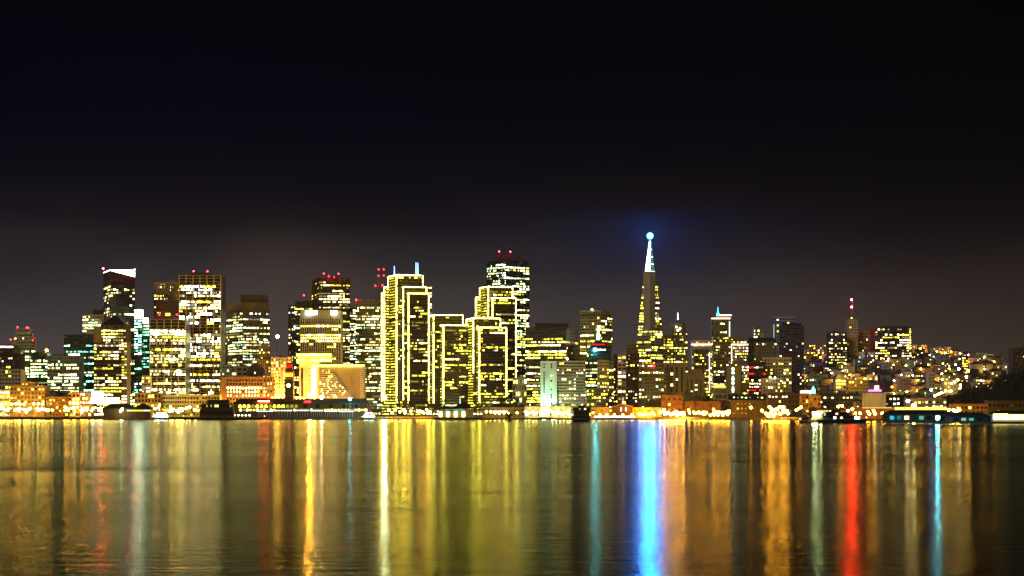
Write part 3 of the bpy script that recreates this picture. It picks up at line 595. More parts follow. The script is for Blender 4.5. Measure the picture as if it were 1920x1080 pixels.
# ---- front row right of the pyramid
r, o = root_at('old_office_block', 'stone block with tall dark window slots and a lower stepped wing, before the domed tower', 'building', 1250, 1322, 2880)
Y = 2880
block(r, o, 'wall', 1251, None, 1291, 680, None, Y, 'stone', None, None, depth=30); block(r, o, 'lower_wing', 1287, None, 1321, 700, None, Y-4, 'stone', None, None, depth=30); block(r, o, 'upper_block', 1293, None, 1317, 692, 702, Y+1, 'stone', None, None, depth=20)
for px, a, b in ((1258,688,735),(1267.5,688,735),(1277,688,735),(1286,688,700),(1288,712,738),(1295,712,738),(1303.5,712,738),(1312,712,738)):
    mb = MB(); n = 9; yy = Y-.25 if px < 1287 else Y-4.25
    for i in range(n):
        u, v = a+(b-a)*(i+.12)/n, a+(b-a)*(i+.88)/n; k = RNG.choice(('w3','m2')) if RNG.random() < .13 else 'glass'
        mb.face([(wx(px,yy),yy,wz(v,yy)),(wx(px+3.4,yy),yy,wz(v,yy)),(wx(px+3.4,yy),yy,wz(u,yy)),(wx(px,yy),yy,wz(u,yy))], k)
    mb.build('window_column', r, o)
r, o, p = T('apartment_tower', 'dark tower dense with lit yellow windows and one bright vertical line at its edge', 'building', 1302, None, 1331, 655, 2960, 'brown', None, S(.5,'yyw',4.3,2.7,.45,1,'punch',.2,dim=.1), fin=(8,.8,.5,'stone'))
strip(r, o, 1329.6, 1330.8, 660, 736, 2957, 'p2', 1, 'lit_edge_line')
T('apartment_tower', 'dim brown tower standing under the teal-spired tower, scattered pinkish windows', 'building', 1338, None, 1370, 640, 3060, 'olive', None, S(.36,'ypw',4.4,3.2,.45,1.5), fin=(6,.8,.5,'olive'))
r, o, p = T('apartment_tower', 'blank olive slab with one glowing column of white windows down its middle', 'building', 1364, None, 1390, 685, 2880, 'olive', None, None, depth=24)
for i in range(13):
    mb = MB(); y = 690+i*3.9; mb.box(wx(1372.5,2879),wx(1376.5,2879),2879.6,2880.2,wz(y+2.6,2879),wz(y,2879), ('c3','m2','c3','t1','c2')[i%5]); mb.build('window', r, o)
r, o, p = T('apartment_tower', 'narrow olive slab with greenish window columns, right of the blank slab', 'building', 1391, None, 1404, 684, 2884, 'olive', None, S(.8,'gmy',4,2.6,.5,1,'punch',.25), depth=22)
T('apartment_tower', 'dark block dotted with white and red windows between olive slab and pale low tower', 'building', 1404, None, 1436, 678, 2920, 'brown', None, S(.33,'wwpr',4.4,3.2,.42,1,'punch',.22,dim=.05))
T('apartment_tower', 'pale apartment block with dark balcony columns below the broad dark ribbed tower', 'building', 1434, None, 1484, 671, 2960, 'cream', None, S(.16,'yw',4.5,3.6,.5,1,'punch',.22,dim=.15), parapet=1., depth=24)
r, o, p = T('apartment_tower', 'pale lower block with a blank side and dotted windows, nearer the quay', 'building', 1431, None, 1467, 709, 2790, 'cream', None, S(.35,'wgy',4.3,3,.45,1,'punch',.25), depth=22)
ballpart(r, o, 1444, 707, 2788, 1.2, 'm3', 'roof_lamp'); ballpart(r, o, 1453, 708, 2788, 1.2, 'm3', 'roof_lamp')
r, o, p = T('pavilion', 'small ornate pavilion glowing yellow, between the dark tower and olive slab', 'pavilion', 1339, None, 1361, 726, 2800, 'cream', None, S(1.,'y',7,2.4,.7,20), depth=12)
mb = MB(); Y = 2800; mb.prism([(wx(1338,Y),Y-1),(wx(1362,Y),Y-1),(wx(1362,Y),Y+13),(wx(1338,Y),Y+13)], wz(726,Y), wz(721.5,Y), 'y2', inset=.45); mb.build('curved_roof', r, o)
# ---- hilltop towers
r, o, p = T('apartment_tower', 'dark hilltop block full of small lit windows, left of the red-beacon tower', 'building', 1554, None, 1588, 623, 3900, 'brown', None, S(.42,'wyp',5.,3.6,.4,1,'punch',.22,dim=.1), cap=80)
r, o = root_at('beacon_tower', 'tall hilltop apartment tower with a mast carrying two red beacons', 'tower', 1588, 1609, 3950)
Y = 3950
block(r, o, 'wall', 1588, None, 1609, 599, None, Y, 'gold', None, S(.1,'wy',5.2,4.2,.45,1,'punch',.25), cap=50, fin=(5.2,.8,.5,'stone')); block(r, o, 'upper_block', 1592, None, 1604.5, 590, 600, Y+4, 'stone', None, S(.2,'y',4,3,.5,1)); block(r, o, 'top_block', 1595, None, 1601, 584, 591, Y+6, 'olive')
pole(r, o, 1598, 585, 558, Y+9, .9, 'steel', 'mast')
for y, L in ((561.5,2900),(575,1600)):
    mb = MB(); mb.ball((wx(1598,Y),Y+8,wz(y,Y)), 1.7, lampm('r',L)); mb.build('red_beacon', r, o)
T('apartment_tower', 'hilltop block between the red-beacon tower and the broad lit apartment block', 'building', 1609, None, 1642, 622, 3980, 'stone', None, S(.3,'wyp',5.2,3.8,.42,1,'punch',.22,dim=.1), cap=70)
r, o, p = T('apartment_tower', 'broad flat-topped hilltop apartment block with large bright window patches', 'building', 1641, None, 1709, 614, 3920, 'brown', None, S(.4,'wwpy',5.,4.4,.5,1.6,'ribbon',.14,dim=.12,lv=(1,2,4),varied=.4), slab=(5.,.5,.5,'brown'))
pent(r, o, 1652, 1704, 611.5, 614.5, 3925, 'dark', 20)
for i in range(12):
    mb = MB(); mb.ball((wx(1706.5,3918),3918,wz(617+i*3.4,3918)), 1., 'y2', 6, 4); mb.build('edge_lamp', r, o)
T('apartment_tower', 'dark block with few lights rising at the photo\'s edge above the wooded knoll', 'building', 1899, None, 1945, 652, 3300, 'brown', None, S(.12,'wp',5,4,.4,1,'punch',.25))
# ---- distinct hillside buildings
HB = [  # l, r, top, base, Y, wall, style, name, label
 (1513,1553,645,664,4150,'stone',S(.35,'yp',4.4,4,.4,1,'punch',.25),'apartment_block','long low hilltop block between the dark ribbed tower and dark hilltop block'),
 (1567,1586,709,726,2950,'cream',S(.9,'yw',5,4,.6,4),'house','small house floodlit bright yellow, midway up the slope below the red beacons'),
 (1586,1628,712,728,2960,'gold',S(.2,'yo',5,4,.4,1,'punch',.25),'apartment_block','low orange-lit block right of the yellow floodlit house'),
 (1517,1536,702,718,3000,'tealwall',S(.3,'wc',5,4,.4,1,'punch',.25),'apartment_block','blue-grey hillside block with three white windows'),
 (1688,1709,709,726,2900,'pinkwall',S(.08,'w',5,4,.4,1,'punch',.25),'apartment_block','plain pink-grey cube of a block on the slope above the star-bright lamps'),
 (1741,1753,698,722,2850,'cream',S(.06,'w',5,4,.4,1,'punch',.25),'apartment_tower','narrow blank pale tower on the slope with a bright lamp beside it'),
 (1770,1794,713,734,2760,'cream',S(.15,'yo',5,4,.4,1,'punch',.25),'apartment_block','block glowing golden yellow under street lamps on the steep lit street'),
 (1829,1846,709,724,2900,'stone',S(.6,'wp',4.4,3.4,.45,1,'punch',.22),'apartment_block','lit little block at the edge of the dark wooded knoll'),
 (1804,1815,668,690,3500,'brown',S(.3,'wy',4.6,3.4,.45,1,'punch',.22),'apartment_tower','small dark upright tower on the far ridge slope'),
 (1645,1709,741,768,2560,'dark',S(.3,'wc',6,4.6,.4,1,'punch',.25),'warehouse','dark shed with a few white windows, right of the cream blank-walled warehouse'),
 (1622,1661,738,758,2480,'cream',None,'warehouse','cream warehouse with a large blank wall, lit like a screen'),
 (1536,1600,739,764,2520,'brown',S(.25,'wwp',5.6,4.6,.42,1,'punch',.25),'apartment_block','dark block with a few white windows left of the cream blank-walled warehouse'),
 (1517,1539,742,760,2480,'brick',S(.3,'yo',5.2,4.,.42,1,'punch',.25),'warehouse','orange-lit brick building beside the white lit roof'),
 (1503,1517,738,762,2490,'brick',S(.1,'y',5.2,4.,.6,1,'punch',.2),'warehouse','narrow brick building with tall window grid, under the white lit roof'),
 (1440,1503,737,764,2560,'brown',S(.18,'wwc',5.2,4.,.4,1,'punch',.25),'warehouse','dark long block with a few white windows, left of the white lit roof'),
 (1700,1775,748,764,2420,'stone',S(.25,'yw',5,4.,.45,1,'punch',.22),'office_block','long low block with rows of small lit windows behind the cyan quay lamp'),
 (1785,1852,758,775,2330,'brick',S(.2,'yo',6,4.6,.45,1,'punch',.22),'warehouse','long low brick warehouse with warm windows under the wooded knoll'),
 (1852,1925,752,775,2330,'brown',S(.14,'yw',6,4.6,.4,1,'punch',.25),'warehouse','dark low warehouse with pale ledges, above the white lit pier shed'),
 (1240,1280,742,770,2640,'rust',S(.05,'o',6,6,.4,1,'punch',.3),'warehouse','reddish brick warehouse above the big orange glow, with a blank upper wall'),
 (1281,1303,753,772,2650,'rust',S(.12,'o',6,5,.4,1,'punch',.3),'warehouse','low reddish brick shed right of the big orange glow'),
 (1304,1352,753,773,2655,'rust',S(.06,'y',6,5,.4,1,'punch',.3),'warehouse','long blank reddish brick shed behind the row of amber quay lamps'),
 (1353,1372,752,774,2680,'brown',S(.1,'y',6,5,.4,1,'punch',.3),'warehouse','dark shed at the end of the reddish brick sheds'),
 (1372,1440,751,776,2620,'brown',S(.16,'yp',6,5,.35,1,'punch',.3),'warehouse','long dim brown shed behind the lone amber lamp'),
 (1365,1440,740,752,2740,'dark',S(.2,'wg',5,5,.35,1,'punch',.3),'office_block','dark low roofline with white lights at the foot of the olive slabs'),
 (1305,1322,742,754,2720,'stone',S(.15,'w',5,4,.4,1,'punch',.3),'house','small pale house among dark trees above the reddish brick sheds'),
]
for l, rr, top, base, Y, w, s, nm, lab in HB:
    g = ground(wx((l+rr)/2,Y), Y); 
    T(nm, lab, 'warehouse' if nm == 'warehouse' else 'house' if nm == 'house' else 'building', l, None, rr, top, Y, w, None, s, depth=18, cap=60, parapet=.6, bot=min(base+6, H0-(g-CAMH-1)/mpp(Y)))
r, o, p = T('church', 'white lit flat roof with a small teal glowing steeple, above the orange brick building', 'church', 1503, None, 1523, 738, 2530, 'cream', None, None, depth=16, bot=748)
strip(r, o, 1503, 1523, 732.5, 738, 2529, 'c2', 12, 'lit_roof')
mb = MB(); X, Y = wx(1525,2528), 2528; mb.lathe((X,Y,wz(738,Y)), [(2.6,0),(2.6,3.5),(2.9,3.8),(.2,9)], 't2', 6); mb.build('steeple', r, o)
mb = MB(); mb.box(X-3,X+3,Y-3,Y+3,wz(752,Y),wz(738,Y)-.1,'cream','roof'); mb.build('steeple_base', r, o)
r, o, p = T('theatre', 'low building ringed with purple and white lights below the red-beacon tower', 'theatre', 1628, None, 1654, 728, 2880, 'stone', None, None, depth=16)
strip(r, o, 1628, 1653, 731, 734, 2878, 'v2', 1, 'purple_light_band'); strip(r, o, 1640, 1648, 723, 731, 2877, 'p2', 1, 'lit_sign')
HAZE = 1.7e-5
# ================================================================== THE WATERFRONT
def quay():
    mb = MB(); xs = [-3000+60*i for i in range(101)]; xs = sorted(set(xs+[0,150,330,480]))
    b = []
    for x in xs:
        y = shore(x); b.append([(x,y-.6,-2),(x,y-.6,3.0),(x,y-.35,3.5),(x,y+.5,3.5),(x,y+.5,2.5)])
    for p, q in zip(b, b[1:]):
        for k in range(4): mb.face([p[k],q[k],q[k+1],p[k+1]], 'quay')
    o = mb.build('quay_wall', None, (0,2700,0)); tag(o, 'long dark stone quay wall along the whole waterfront at the water\'s edge', 'quay wall')
quay()
def arch_pts(x, w, z, h, n=7): return [(x-w/2,z),(x+w/2,z)]+[(x+w/2*math.cos(math.pi*i/n), z+h*.45+h*.55*math.sin(math.pi*i/n)) for i in range(n+1)]
# ---- ferry hall with clock tower
Y = 2765
r, o = root_at('ferry_hall', 'long dark ferry hall with arched windows and a red-lit clock tower on top', 'ferry hall', 437, 694, Y)
x0, x1 = wx(437,Y), wx(692,Y)
mb = MB(); mb.box(x0,x1,Y,Y+36,2,wz(757,Y),'timber','roof'); mb.build('wall', r, o)
mb = MB(); zr = wz(757,Y); mb.loft([[(x0-1,Y-1,zr),(x1+1,Y-1,zr),(x1+1,Y+37,zr),(x0-1,Y+37,zr)],[(x0+6,Y+13,wz(747.5,Y)),(x1-6,Y+13,wz(747.5,Y)),(x1-6,Y+24,wz(747.5,Y)),(x0+6,Y+24,wz(747.5,Y))]],'slate'); mb.build('roof', r, o)
for i in range(30):
    px = 450+i*8.1; x = wx(px,Y); mb = MB()
    k = 'y2' if i < 11 and i % 4 != 3 else ('y1' if i < 14 else ('y0' if i % 3 else 'glass'))
    mb.face([(a,Y-.3,b) for a, b in arch_pts(x, 4.2, wz(764.5,Y), 4.4)], k); mb.build('arched_window', r, o)
for i in range(38):
    px = 449+i*6.35; mb = MB(); k = RNG.choice(('y2','w3','w2','y1'))
    mb.box(wx(px,Y),wx(px+4,Y),Y-.4,Y-.1,wz(770.5,Y),wz(767,Y),k); mb.build('window', r, o)
Yt = Y+4
mb = MB(); sq = lambda h, z: [(wx(542,Yt)-h,Yt+6-h,z),(wx(542,Yt)+h,Yt+6-h,z),(wx(542,Yt)+h,Yt+6+h,z),(wx(542,Yt)-h,Yt+6+h,z)]
mb.loft([sq(5.9,wz(760,Yt)),sq(5.4,wz(712.5,Yt))],'timber'); tw = mb.build('clock_tower', r, o)
for i in range(5):
    mb = MB(); x = wx(542,Yt)-4.4+i*2.2; mb.box(x-.25,x+.25,Yt-.2,Yt+.7,wz(746,Yt),wz(728,Yt),'stone'); mb.build('pilaster', tw, o)
mb = MB(); mb.loft([sq(6.2,wz(712.5,Yt)),sq(6.2,wz(711,Yt)),sq(5.6,wz(710.8,Yt)),sq(5.6,wz(708.6,Yt)),sq(6.3,wz(708.5,Yt)),sq(6.3,wz(707.6,Yt))],'concrete'); mb.build('cornice', tw, o)
mb = MB(); mb.loft([sq(5.7,wz(707.6,Yt)),sq(5.7,wz(697,Yt)),sq(6,wz(696.8,Yt)),sq(4,wz(690.5,Yt))],'rust'); mb.build('belfry', tw, o)
for i in range(5):
    x = wx(542,Yt)-4.1+i*2.05; mb = MB(); mb.face([(a,Yt-.05,b) for a, b in arch_pts(x,1.45,wz(706.2,Yt),5.2)], lampm('fire',9)); mb.build('belfry_arch', tw, o)
mb = MB(); mb.box(wx(542,Yt)-5.5,wx(542,Yt)+5.5,Yt-.3,Yt-.02+.3,wz(698.8,Yt),wz(697.4,Yt),lampm('r',3)); mb.build('red_light_band', tw, o)
mb = MB(); mb.loft([sq(3.7,wz(690.5,Yt)),sq(3.5,wz(681.5,Yt)),sq(2.7,wz(681,Yt)),sq(2.5,wz(675,Yt)),sq(2.,wz(674.6,Yt)),sq(1.7,wz(668,Yt)),sq(.9,wz(666,Yt))],'rust'); mb.build('lantern', tw, o)
for h, a, b, n in ((3.7,689.5,683,3),(2.7,680,676,2),(2.0,673.5,669,2)):
    for i in range(n):
        x = wx(542,Yt)+(-h+ (i+.5)*2*h/n)*.85; mb = MB(); mb.face([(p,Yt+6-h-.2,q) for p, q in arch_pts(x,h*1.2/n,wz(a,Yt),(a-b)*mpp(Yt))], lampm('fire' if h<3 else 'r', 5 if h<3 else 3)); mb.build('lantern_arch', tw, o)
mb = MB(); mb.tube((wx(542,Yt),Yt+6,wz(667,Yt)),(wx(542,Yt),Yt+6,wz(658,Yt)),.25,.15,'white'); mb.box(wx(542,Yt),wx(544,Yt),Yt+5.9,Yt+6.1,wz(663,Yt),wz(659,Yt),'white'); mb.build('flag', tw, o)
mb = MB(); X = wx(541,Yt); zc = wz(723,Yt)
mb.face([(X+2.3*math.cos(t),Yt-.1,zc+2.3*math.sin(t)) for t in [i*math.pi/8 for i in range(16)]],'w3'); mb.build('clock_face', tw, o)
strip(r, o, 484, 505, 751.5, 753, Y-1, lampm('neon',210), 1, 'red_neon_strip'); strip(r, o, 571, 582, 752.5, 754, Y-1, lampm('r',60), 1, 'red_neon_strip')
# platform canopies in front, cool white
for k, (l, rr, y) in enumerate(((481,513,772.5),(514,548,771.5),(549,580,771),(581,606,771.5),(607,633,772.5),(634,664,773))):
    Yc = 2732; r, o = root_at('ferry_canopy', ('cool white lit ferry canopy nearest the moored dark ferry','white lit ferry canopy below the clock tower','white lit ferry canopy just right of the clock tower','white lit ferry canopy under the double orange-white star lamps','white lit ferry canopy between the orange and teal star lamps','white lit ferry canopy under the teal star lamp')[k], 'canopy', l, rr, Yc, 'ferry canopies before the hall')
    mb = MB(); X0, X1 = wx(l+.6,Yc), wx(rr-.6,Yc); z = wz(y-2.2,Yc); xm = (X0+X1)/2
    mb.loft([[(X0,Yc,z),(X1,Yc,z),(X1,Yc+9,z),(X0,Yc+9,z)],[(X0+3,Yc+3,z+1.6),(X1-3,Yc+3,z+1.6),(X1-3,Yc+6,z+1.6),(X0+3,Yc+6,z+1.6)]],'white'); mb.build('roof', r, o)
    for i in range(6):
        x = X0+(i+.5)*(X1-X0)/6; mb = MB(); mb.box(x-.15,x+.15,Yc+.3,Yc+.6,3,z-.01,'white'); mb.build('post', r, o)
        mb = MB(); mb.box(x-1.3,x+1.3,Yc+.8,Yc+1.8,z-.9,z-.3,lampm('cool',5)); mb.build('strip_lamp', r, o)
# ---- long pier building with a round gable and flood lights
Y = 2560
r, o = root_at('pier_building', 'long pale pier building flooded with white-yellow light, with a round central gable', 'pier building', 984, 1071, Y)
block(r, o, 'wall', 984, None, 1071, 763, None, Y, 'cream', None, S(.55,'wyg',7,4.5,.45,1,'punch',.3), depth=25, parapet=.8)
X = wx(1021,Y); mb = MB(); mb.loft([[(a,Y-3,b) for a, b in arch_pts(X,13,3.2,15.5,10)],[(a,Y+1,b) for a, b in arch_pts(X,13,3.2,15.5,10)]],'white'); mb.build('round_gable', r, o)
for i, (dx, z, w) in enumerate(((-3.2,6,2.4),(0,6,2.6),(3.2,6,2.4),(-3,11,2.2),(0,11.5,2.6),(3,11,2.2))):
    mb = MB(); mb.face([(a,Y-3.2,b) for a, b in arch_pts(X+dx,w,z,3.6)], 'm2'); mb.build('arched_window', r, o)
mb = MB(); mb.tube((X,Y,wz(757,Y)),(X,Y,wz(747,Y)),.3,.15,'b3'); mb.build('lit_flagpole', r, o)
r, o = root_at('pier_building', 'yellowish pier building with a dark gabled middle and a row of bluish quay lights', 'pier building', 1108, 1222, 2610)
Y = 2610
block(r, o, 'wall', 1108, None, 1149, 764.5, None, Y, 'gold', None, S(.2,'yc',6,5.5,.4,1,'punch',.32), depth=20, parapet=.7); block(r, o, 'side_wing', 1186, None, 1222, 765, None, Y, 'gold', None, S(.15,'yo',6,5.5,.4,1,'punch',.32), depth=20, parapet=.7)
mb = MB(); X0, X1 = wx(1149.3,Y), wx(1185.7,Y); zt = wz(763,Y)
for k in (0,): mb.loft([[(X0,Y-4,2),(X1,Y-4,2),(X1,Y-4,zt),((X0+X1)/2,Y-4,wz(757,Y)),(X0,Y-4,zt)],[(X0,Y+20,2),(X1,Y+20,2),(X1,Y+20,zt),((X0+X1)/2,Y+20,wz(757,Y)),(X0,Y+20,zt)]],'rust')
mb.build('gabled_middle', r, o)
mb = MB(); zz = zt-.2; mb.loft([[(X0-.6,Y-4.6,zt-.3),((X0+X1)/2,Y-4.6,wz(757,Y)-.3),(X1+.6,Y-4.6,zt-.3),(X1+.6,Y-4.6,zt+.5),((X0+X1)/2,Y-4.6,wz(756.2,Y)),(X0-.6,Y-4.6,zt+.5)],[(X0-.6,Y-3.9,zt-.3),((X0+X1)/2,Y-3.9,wz(757,Y)-.3),(X1+.6,Y-3.9,zt-.3),(X1+.6,Y-3.9,zt+.5),((X0+X1)/2,Y-3.9,wz(756.2,Y)),(X0-.6,Y-3.9,zt+.5)]],'concrete'); mb.build('gable_trim', r, o)
for px in (1163,1172):
    mb = MB(); mb.box(wx(px,Y),wx(px+2.3,Y),Y-4.4,Y-4.05,wz(771,Y),wz(764,Y),'m2'); mb.build('window', r, o)
mb = MB(); mb.tube((wx(1168,Y),Y-2,wz(757.5,Y)),(wx(1168,Y),Y-2,wz(745,Y)),.35,.2,'c2'); mb.build('lit_flagpole', r, o)
r, o, p = T('pier_building', 'plain low brown pier building between outlined towers and the round-gabled one', 'pier building', 905, None, 984, 763.5, 2620, 'olive', None, S(.12,'wy',6,5,.4,1,'punch',.3), depth=20)
strip(r, o, 924, 952, 770.5, 773.5, 2617, lampm('p',5), 2, 'lit_awning')
r, o, p = T('pier_building', 'long low yellow-lit pier building at the far right of the white gabled group', 'pier building', 1222, None, 1240, 764, 2640, 'cream', None, S(.3,'y',6,5,.4,1,'punch',.3), depth=18)
# ---- left waterfront
r, o = root_at('billboard', 'big white glowing billboard wall above the left pier shed', 'billboard', 171, 196, 2762)
strip(r, o, 172, 193, 733, 745, 2762, 'm2', 2, 'lit_panel'); strip(r, o, 171, 193, 745, 756.5, 2760, 'c3', 2, 'lit_panel'); strip(r, o, 194, 223, 745.5, 756, 2761, 'w3', 2, 'lit_panel')
mb = MB()
for px in (174,190,205,220): mb.box(wx(px,2764),wx(px,2764)+.6,2764.2,2764.8,2.5,wz(746,2764),'steel')
mb.build('support_frame', r, o)
r, o = root_at('pier_shed', 'dark pier shed with two hipped roofs, right of the glowing billboard', 'pier shed', 190, 285, 2700)
Y = 2700
for l, rr in ((191,253),(248,284)):
    mb = MB(); mb.box(wx(l+2,Y),wx(rr-2,Y),Y+2,Y+20,1.2,wz(766,Y),'rust'); mb.build('wall', r, o)
    mb = MB(); mb.loft([[(wx(l,Y),Y,wz(766,Y)),(wx(rr,Y),Y,wz(766,Y)),(wx(rr,Y),Y+22,wz(766,Y)),(wx(l,Y),Y+22,wz(766,Y))],[(wx(l+14,Y),Y+9,wz(757,Y)),(wx(rr-14,Y),Y+9,wz(757,Y)),(wx(rr-14,Y),Y+13,wz(757,Y)),(wx(l+14,Y),Y+13,wz(757,Y))]],'slate'); mb.build('hipped_roof', r, o)
mb = MB(); mb.box(wx(188,Y),wx(300,Y),Y-4,Y+24,.6,1.2,'timber'); 
for i in range(20): mb.box(wx(190+i*5.6,Y),wx(190+i*5.6,Y)+.6,Y-3.6,Y-3,-1,.6,'timber')
mb.build('pile_deck', r, o)
for i in range(14):
    px = 238+i*3.2; mb = MB(); mb.box(wx(px,Y),wx(px+1.8,Y),Y+1.6,Y+1.9,wz(771,Y),wz(768.6,Y),RNG.choice(('w2','c2','y2'))); mb.build('window', r, o)
for l, rr, top, wall, s, lab, Y in ((86,127,733,'grey',S(.25,'wgy',5,3.6,.45,2),'low grey block behind the arched orange brick building',2810),
    (86,128,745,'rust',S(.25,'y',5,4,.4,1,'punch',.28),'low dark brick row beside the far amber quay lamps',2765),
    (148,171,734,'brick',S(.5,'wyp',5,4,.5,2,'punch',.2),'orange brick block with white windows left of the glowing billboard',2775),
    (252,302,737,'brick',S(.7,'yo',5.4,4.2,.6,2,'punch',.2),'amber-lit arcaded brick block at the foot of lower gold grid tower',2790),
    (302,345,741,'cream',S(.8,'wyg',5,3,.55,6),'bright low podium with lit shopfronts beneath the gold grid towers',2800),
    (345,412,741,'gold',S(.25,'wy',5.4,4,.6,1,'punch',.18),'gold framed low podium with large dark openings right of the bright podium',2798),
    (194,236,756.5,'cream',S(.5,'yw',5,4,.5,2,'punch',.2),'small low building under the glowing billboard, by the left pier shed',2768)):
    T('office_block', lab, 'building', l, None, rr, top, Y, wall, None, s, depth=18, parapet=.6)
r, o, p = T('market_hall', 'orange brick building with a central arch and a grid of tall dark openings', 'market hall', 128, None, 149, 736, 2768, 'gold', None, S(.3,'yw',5.2,4.3,.62,1,'punch',.16), depth=18, slab=(5.2,.5,.5,'brick'), fin=(4.3,.5,.6,'brick'))
X = wx(138.5,2768); mb = MB(); mb.loft([[(a,2766.8,b) for a, b in arch_pts(X,8,wz(741,2768),5)],[(a,2770,b) for a, b in arch_pts(X,8,wz(741,2768),5)]],'brick'); mb.build('arched_gable', r, o)
# ---- restaurant pavilion on its own pier
Y = 2330
r, o = root_at('pier_pavilion', 'pavilion with dark hipped roofs and four white lit bays on a boat-shaped pier', 'pavilion', 810, 905, Y)
mb = MB(); x0, x1 = wx(811,Y), wx(905,Y); P = [(x0,Y+4),(x0+6,Y-2),(x1-12,Y-2),(x1,Y+6),(x1-6,Y+20),(x0+4,Y+20)]
mb.prism(P, .9, 3.2, 'timber')
for i in range(18):
    x = x0+6+i*2.8; mb.box(x,x+.5,Y-1.6,Y-1.1,-1,.9,'timber')
mb.build('pile_deck', r, o)
for nm, l, rr, e, top, k in (('hipped_roof',825,852,767,761.5,'slate'),('hipped_roof',846,890,765.5,752.5,'slate')):
    mb = MB(); X0, X1 = wx(l,Y), wx(rr,Y); ze, zt = wz(e,Y), wz(top,Y); d = (X1-X0)*.3
    mb.loft([[(X0,Y+2,ze),(X1,Y+2,ze),(X1,Y+18,ze),(X0,Y+18,ze)],[(X0+d*.7,Y+7,(ze+zt)/2-.6),(X1-d*.7,Y+7,(ze+zt)/2-.6),(X1-d*.7,Y+13,(ze+zt)/2-.6),(X0+d*.7,Y+13,(ze+zt)/2-.6)],[((X0+X1)/2-1.6,Y+9,zt),((X0+X1)/2+1.6,Y+9,zt),((X0+X1)/2+1.6,Y+11,zt),((X0+X1)/2-1.6,Y+11,zt)]],k); mb.build(nm, r, o)
mb = MB(); mb.box(wx(826,Y),wx(888,Y),Y+5,Y+16,3.2,wz(766,Y),'cream'); mb.build('wall', r, o)
mb = MB(); X = wx(845,Y); mb.loft([[(X-6,Y+1,wz(771.5,Y)),(X+6,Y+1,wz(771.5,Y)),(X,Y+1,wz(766.5,Y))],[(X-6,Y+5,wz(771.5,Y)),(X+6,Y+5,wz(771.5,Y)),(X,Y+5,wz(766.5,Y))]],'white'); mb.build('front_gable', r, o)
for px in (823,837,851.5,866):
    mb = MB(); mb.box(wx(px,Y),wx(px+5.4,Y),Y+4.2,Y+4.7,wz(781.5,Y),wz(771.5,Y),lampm('w',7)); mb.build('lit_bay', r, o)
strip(r, o, 834, 868, 767.3, 769.3, Y+4.2, 't1', 1, 'teal_window_band')
mb = MB(); mb.tube((wx(862.3,Y),Y+8,wz(757,Y)),(wx(862.3,Y),Y+8,wz(743,Y)),.3,.15,'c2'); mb.build('lit_flagpole', r, o)
# ---- boats
def hull_mb(x0, x1, Y, w, zb, zt, k, rake=.12):
    L = x1-x0; mb = MB(); prof = [(0,.15),(.06,.6),(.18,.95),(.5,1.),(.82,.95),(.94,.6),(1.,.12)]
    rings = []
    for z, s in ((zb,.88),(0.6,.95),(zt,1.)):
        f = [(x0+L*(.5+(t-.5)*s), Y-w/2*u*s, z + (.5 if abs(t-.5) > .4 and z == zt else 0)) for t, u in prof]; g = [(x, 2*Y-y, z2) for x, y, z2 in reversed(f)]
        rings.append(f+g)
    mb.loft(rings, k); return mb
def boat(label, l, rr, Y, decks, hullk='hull', cat='ferry', name='ferry_boat', wk='dark', lit='', w=11., zt=2.6):
    r, o = root_at(name, label, cat, l, rr, Y); r.location.z = 0; o = (o[0], o[1], 0.)
    hull_mb(wx(l,Y), wx(rr,Y), Y, w, -1.2, zt, hullk).build('hull', r, o)
    z = zt
    for i, (a, b, top, p) in enumerate(decks):
        z1 = wz(top,Y); mb = MB(); mb.box(wx(a,Y),wx(b,Y),Y-w*.4+i*.5,Y+w*.4-i*.5,z+.02,z1,wk,'steel'); c = mb.build('deck_cabin' if i < len(decks)-1 else 'wheelhouse', r, o)
        mb = MB(); mb.box(wx(a,Y)-.6,wx(b,Y)+.6,Y-w*.4+i*.5-.7,Y+w*.4-i*.5+.7,z1,z1+.18,wk); mb.build('deck_edge', c, o)
        n = max(2, int((wx(b,Y)-wx(a,Y))/2.6))
        wm = MB()
        for j in range(n):
            u = wx(a,Y)+.6+(wx(b,Y)-wx(a,Y)-1.2)*j/n; k = RNG.choice(lit or ('y1','w2')) if RNG.random() < p else 'glass'
            wm.face([(u,Y-w*.4+i*.5-.12,z+(z1-z)*.35),(u+1.8,Y-w*.4+i*.5-.12,z+(z1-z)*.35),(u+1.8,Y-w*.4+i*.5-.12,z+(z1-z)*.8),(u,Y-w*.4+i*.5-.12,z+(z1-z)*.8)],k)
        wm.build('ribbon_window', c, o); z = z1+.18
    mb = MB(); xa, xb = wx(l,Y)+1.5, wx(rr,Y)-1.5
    for yy in (Y-w*.42, Y+w*.42):
        mb.box(xa,xb,yy-.05,yy+.05,zt+.95,zt+1.05,'white')
        for i in range(int((xb-xa)/2.5)+1): mb.box(xa+i*2.5,xa+i*2.5+.08,yy-.05,yy+.05,zt,zt+1.,'white')
    mb.build('railing', r, o)
    for px_, k in ((l+3,'w3'),(rr-3,'w3'),((l+rr)/2+4,'r3')):
        mb = MB(); mb.ball((wx(px_,Y),Y-w*.3,zt+2.2 if k[0] != 'r' else z+1.2), .38, k, 6, 4); mb.build('deck_lamp', r, o)
    mb = MB(); mb.tube((wx((l+rr)/2,Y),Y,z),(wx((l+rr)/2,Y),Y,z+4),.18,.08,'steel'); mb.build('mast', r, o)
    return r, o
boat('large dark ferry with a tiered dark superstructure, moored left of the ferry hall', 342, 500, 2600, ((376,439,767,.08),(379,437,757,.2),(390,430,750,0)), w=16, wk='timber')
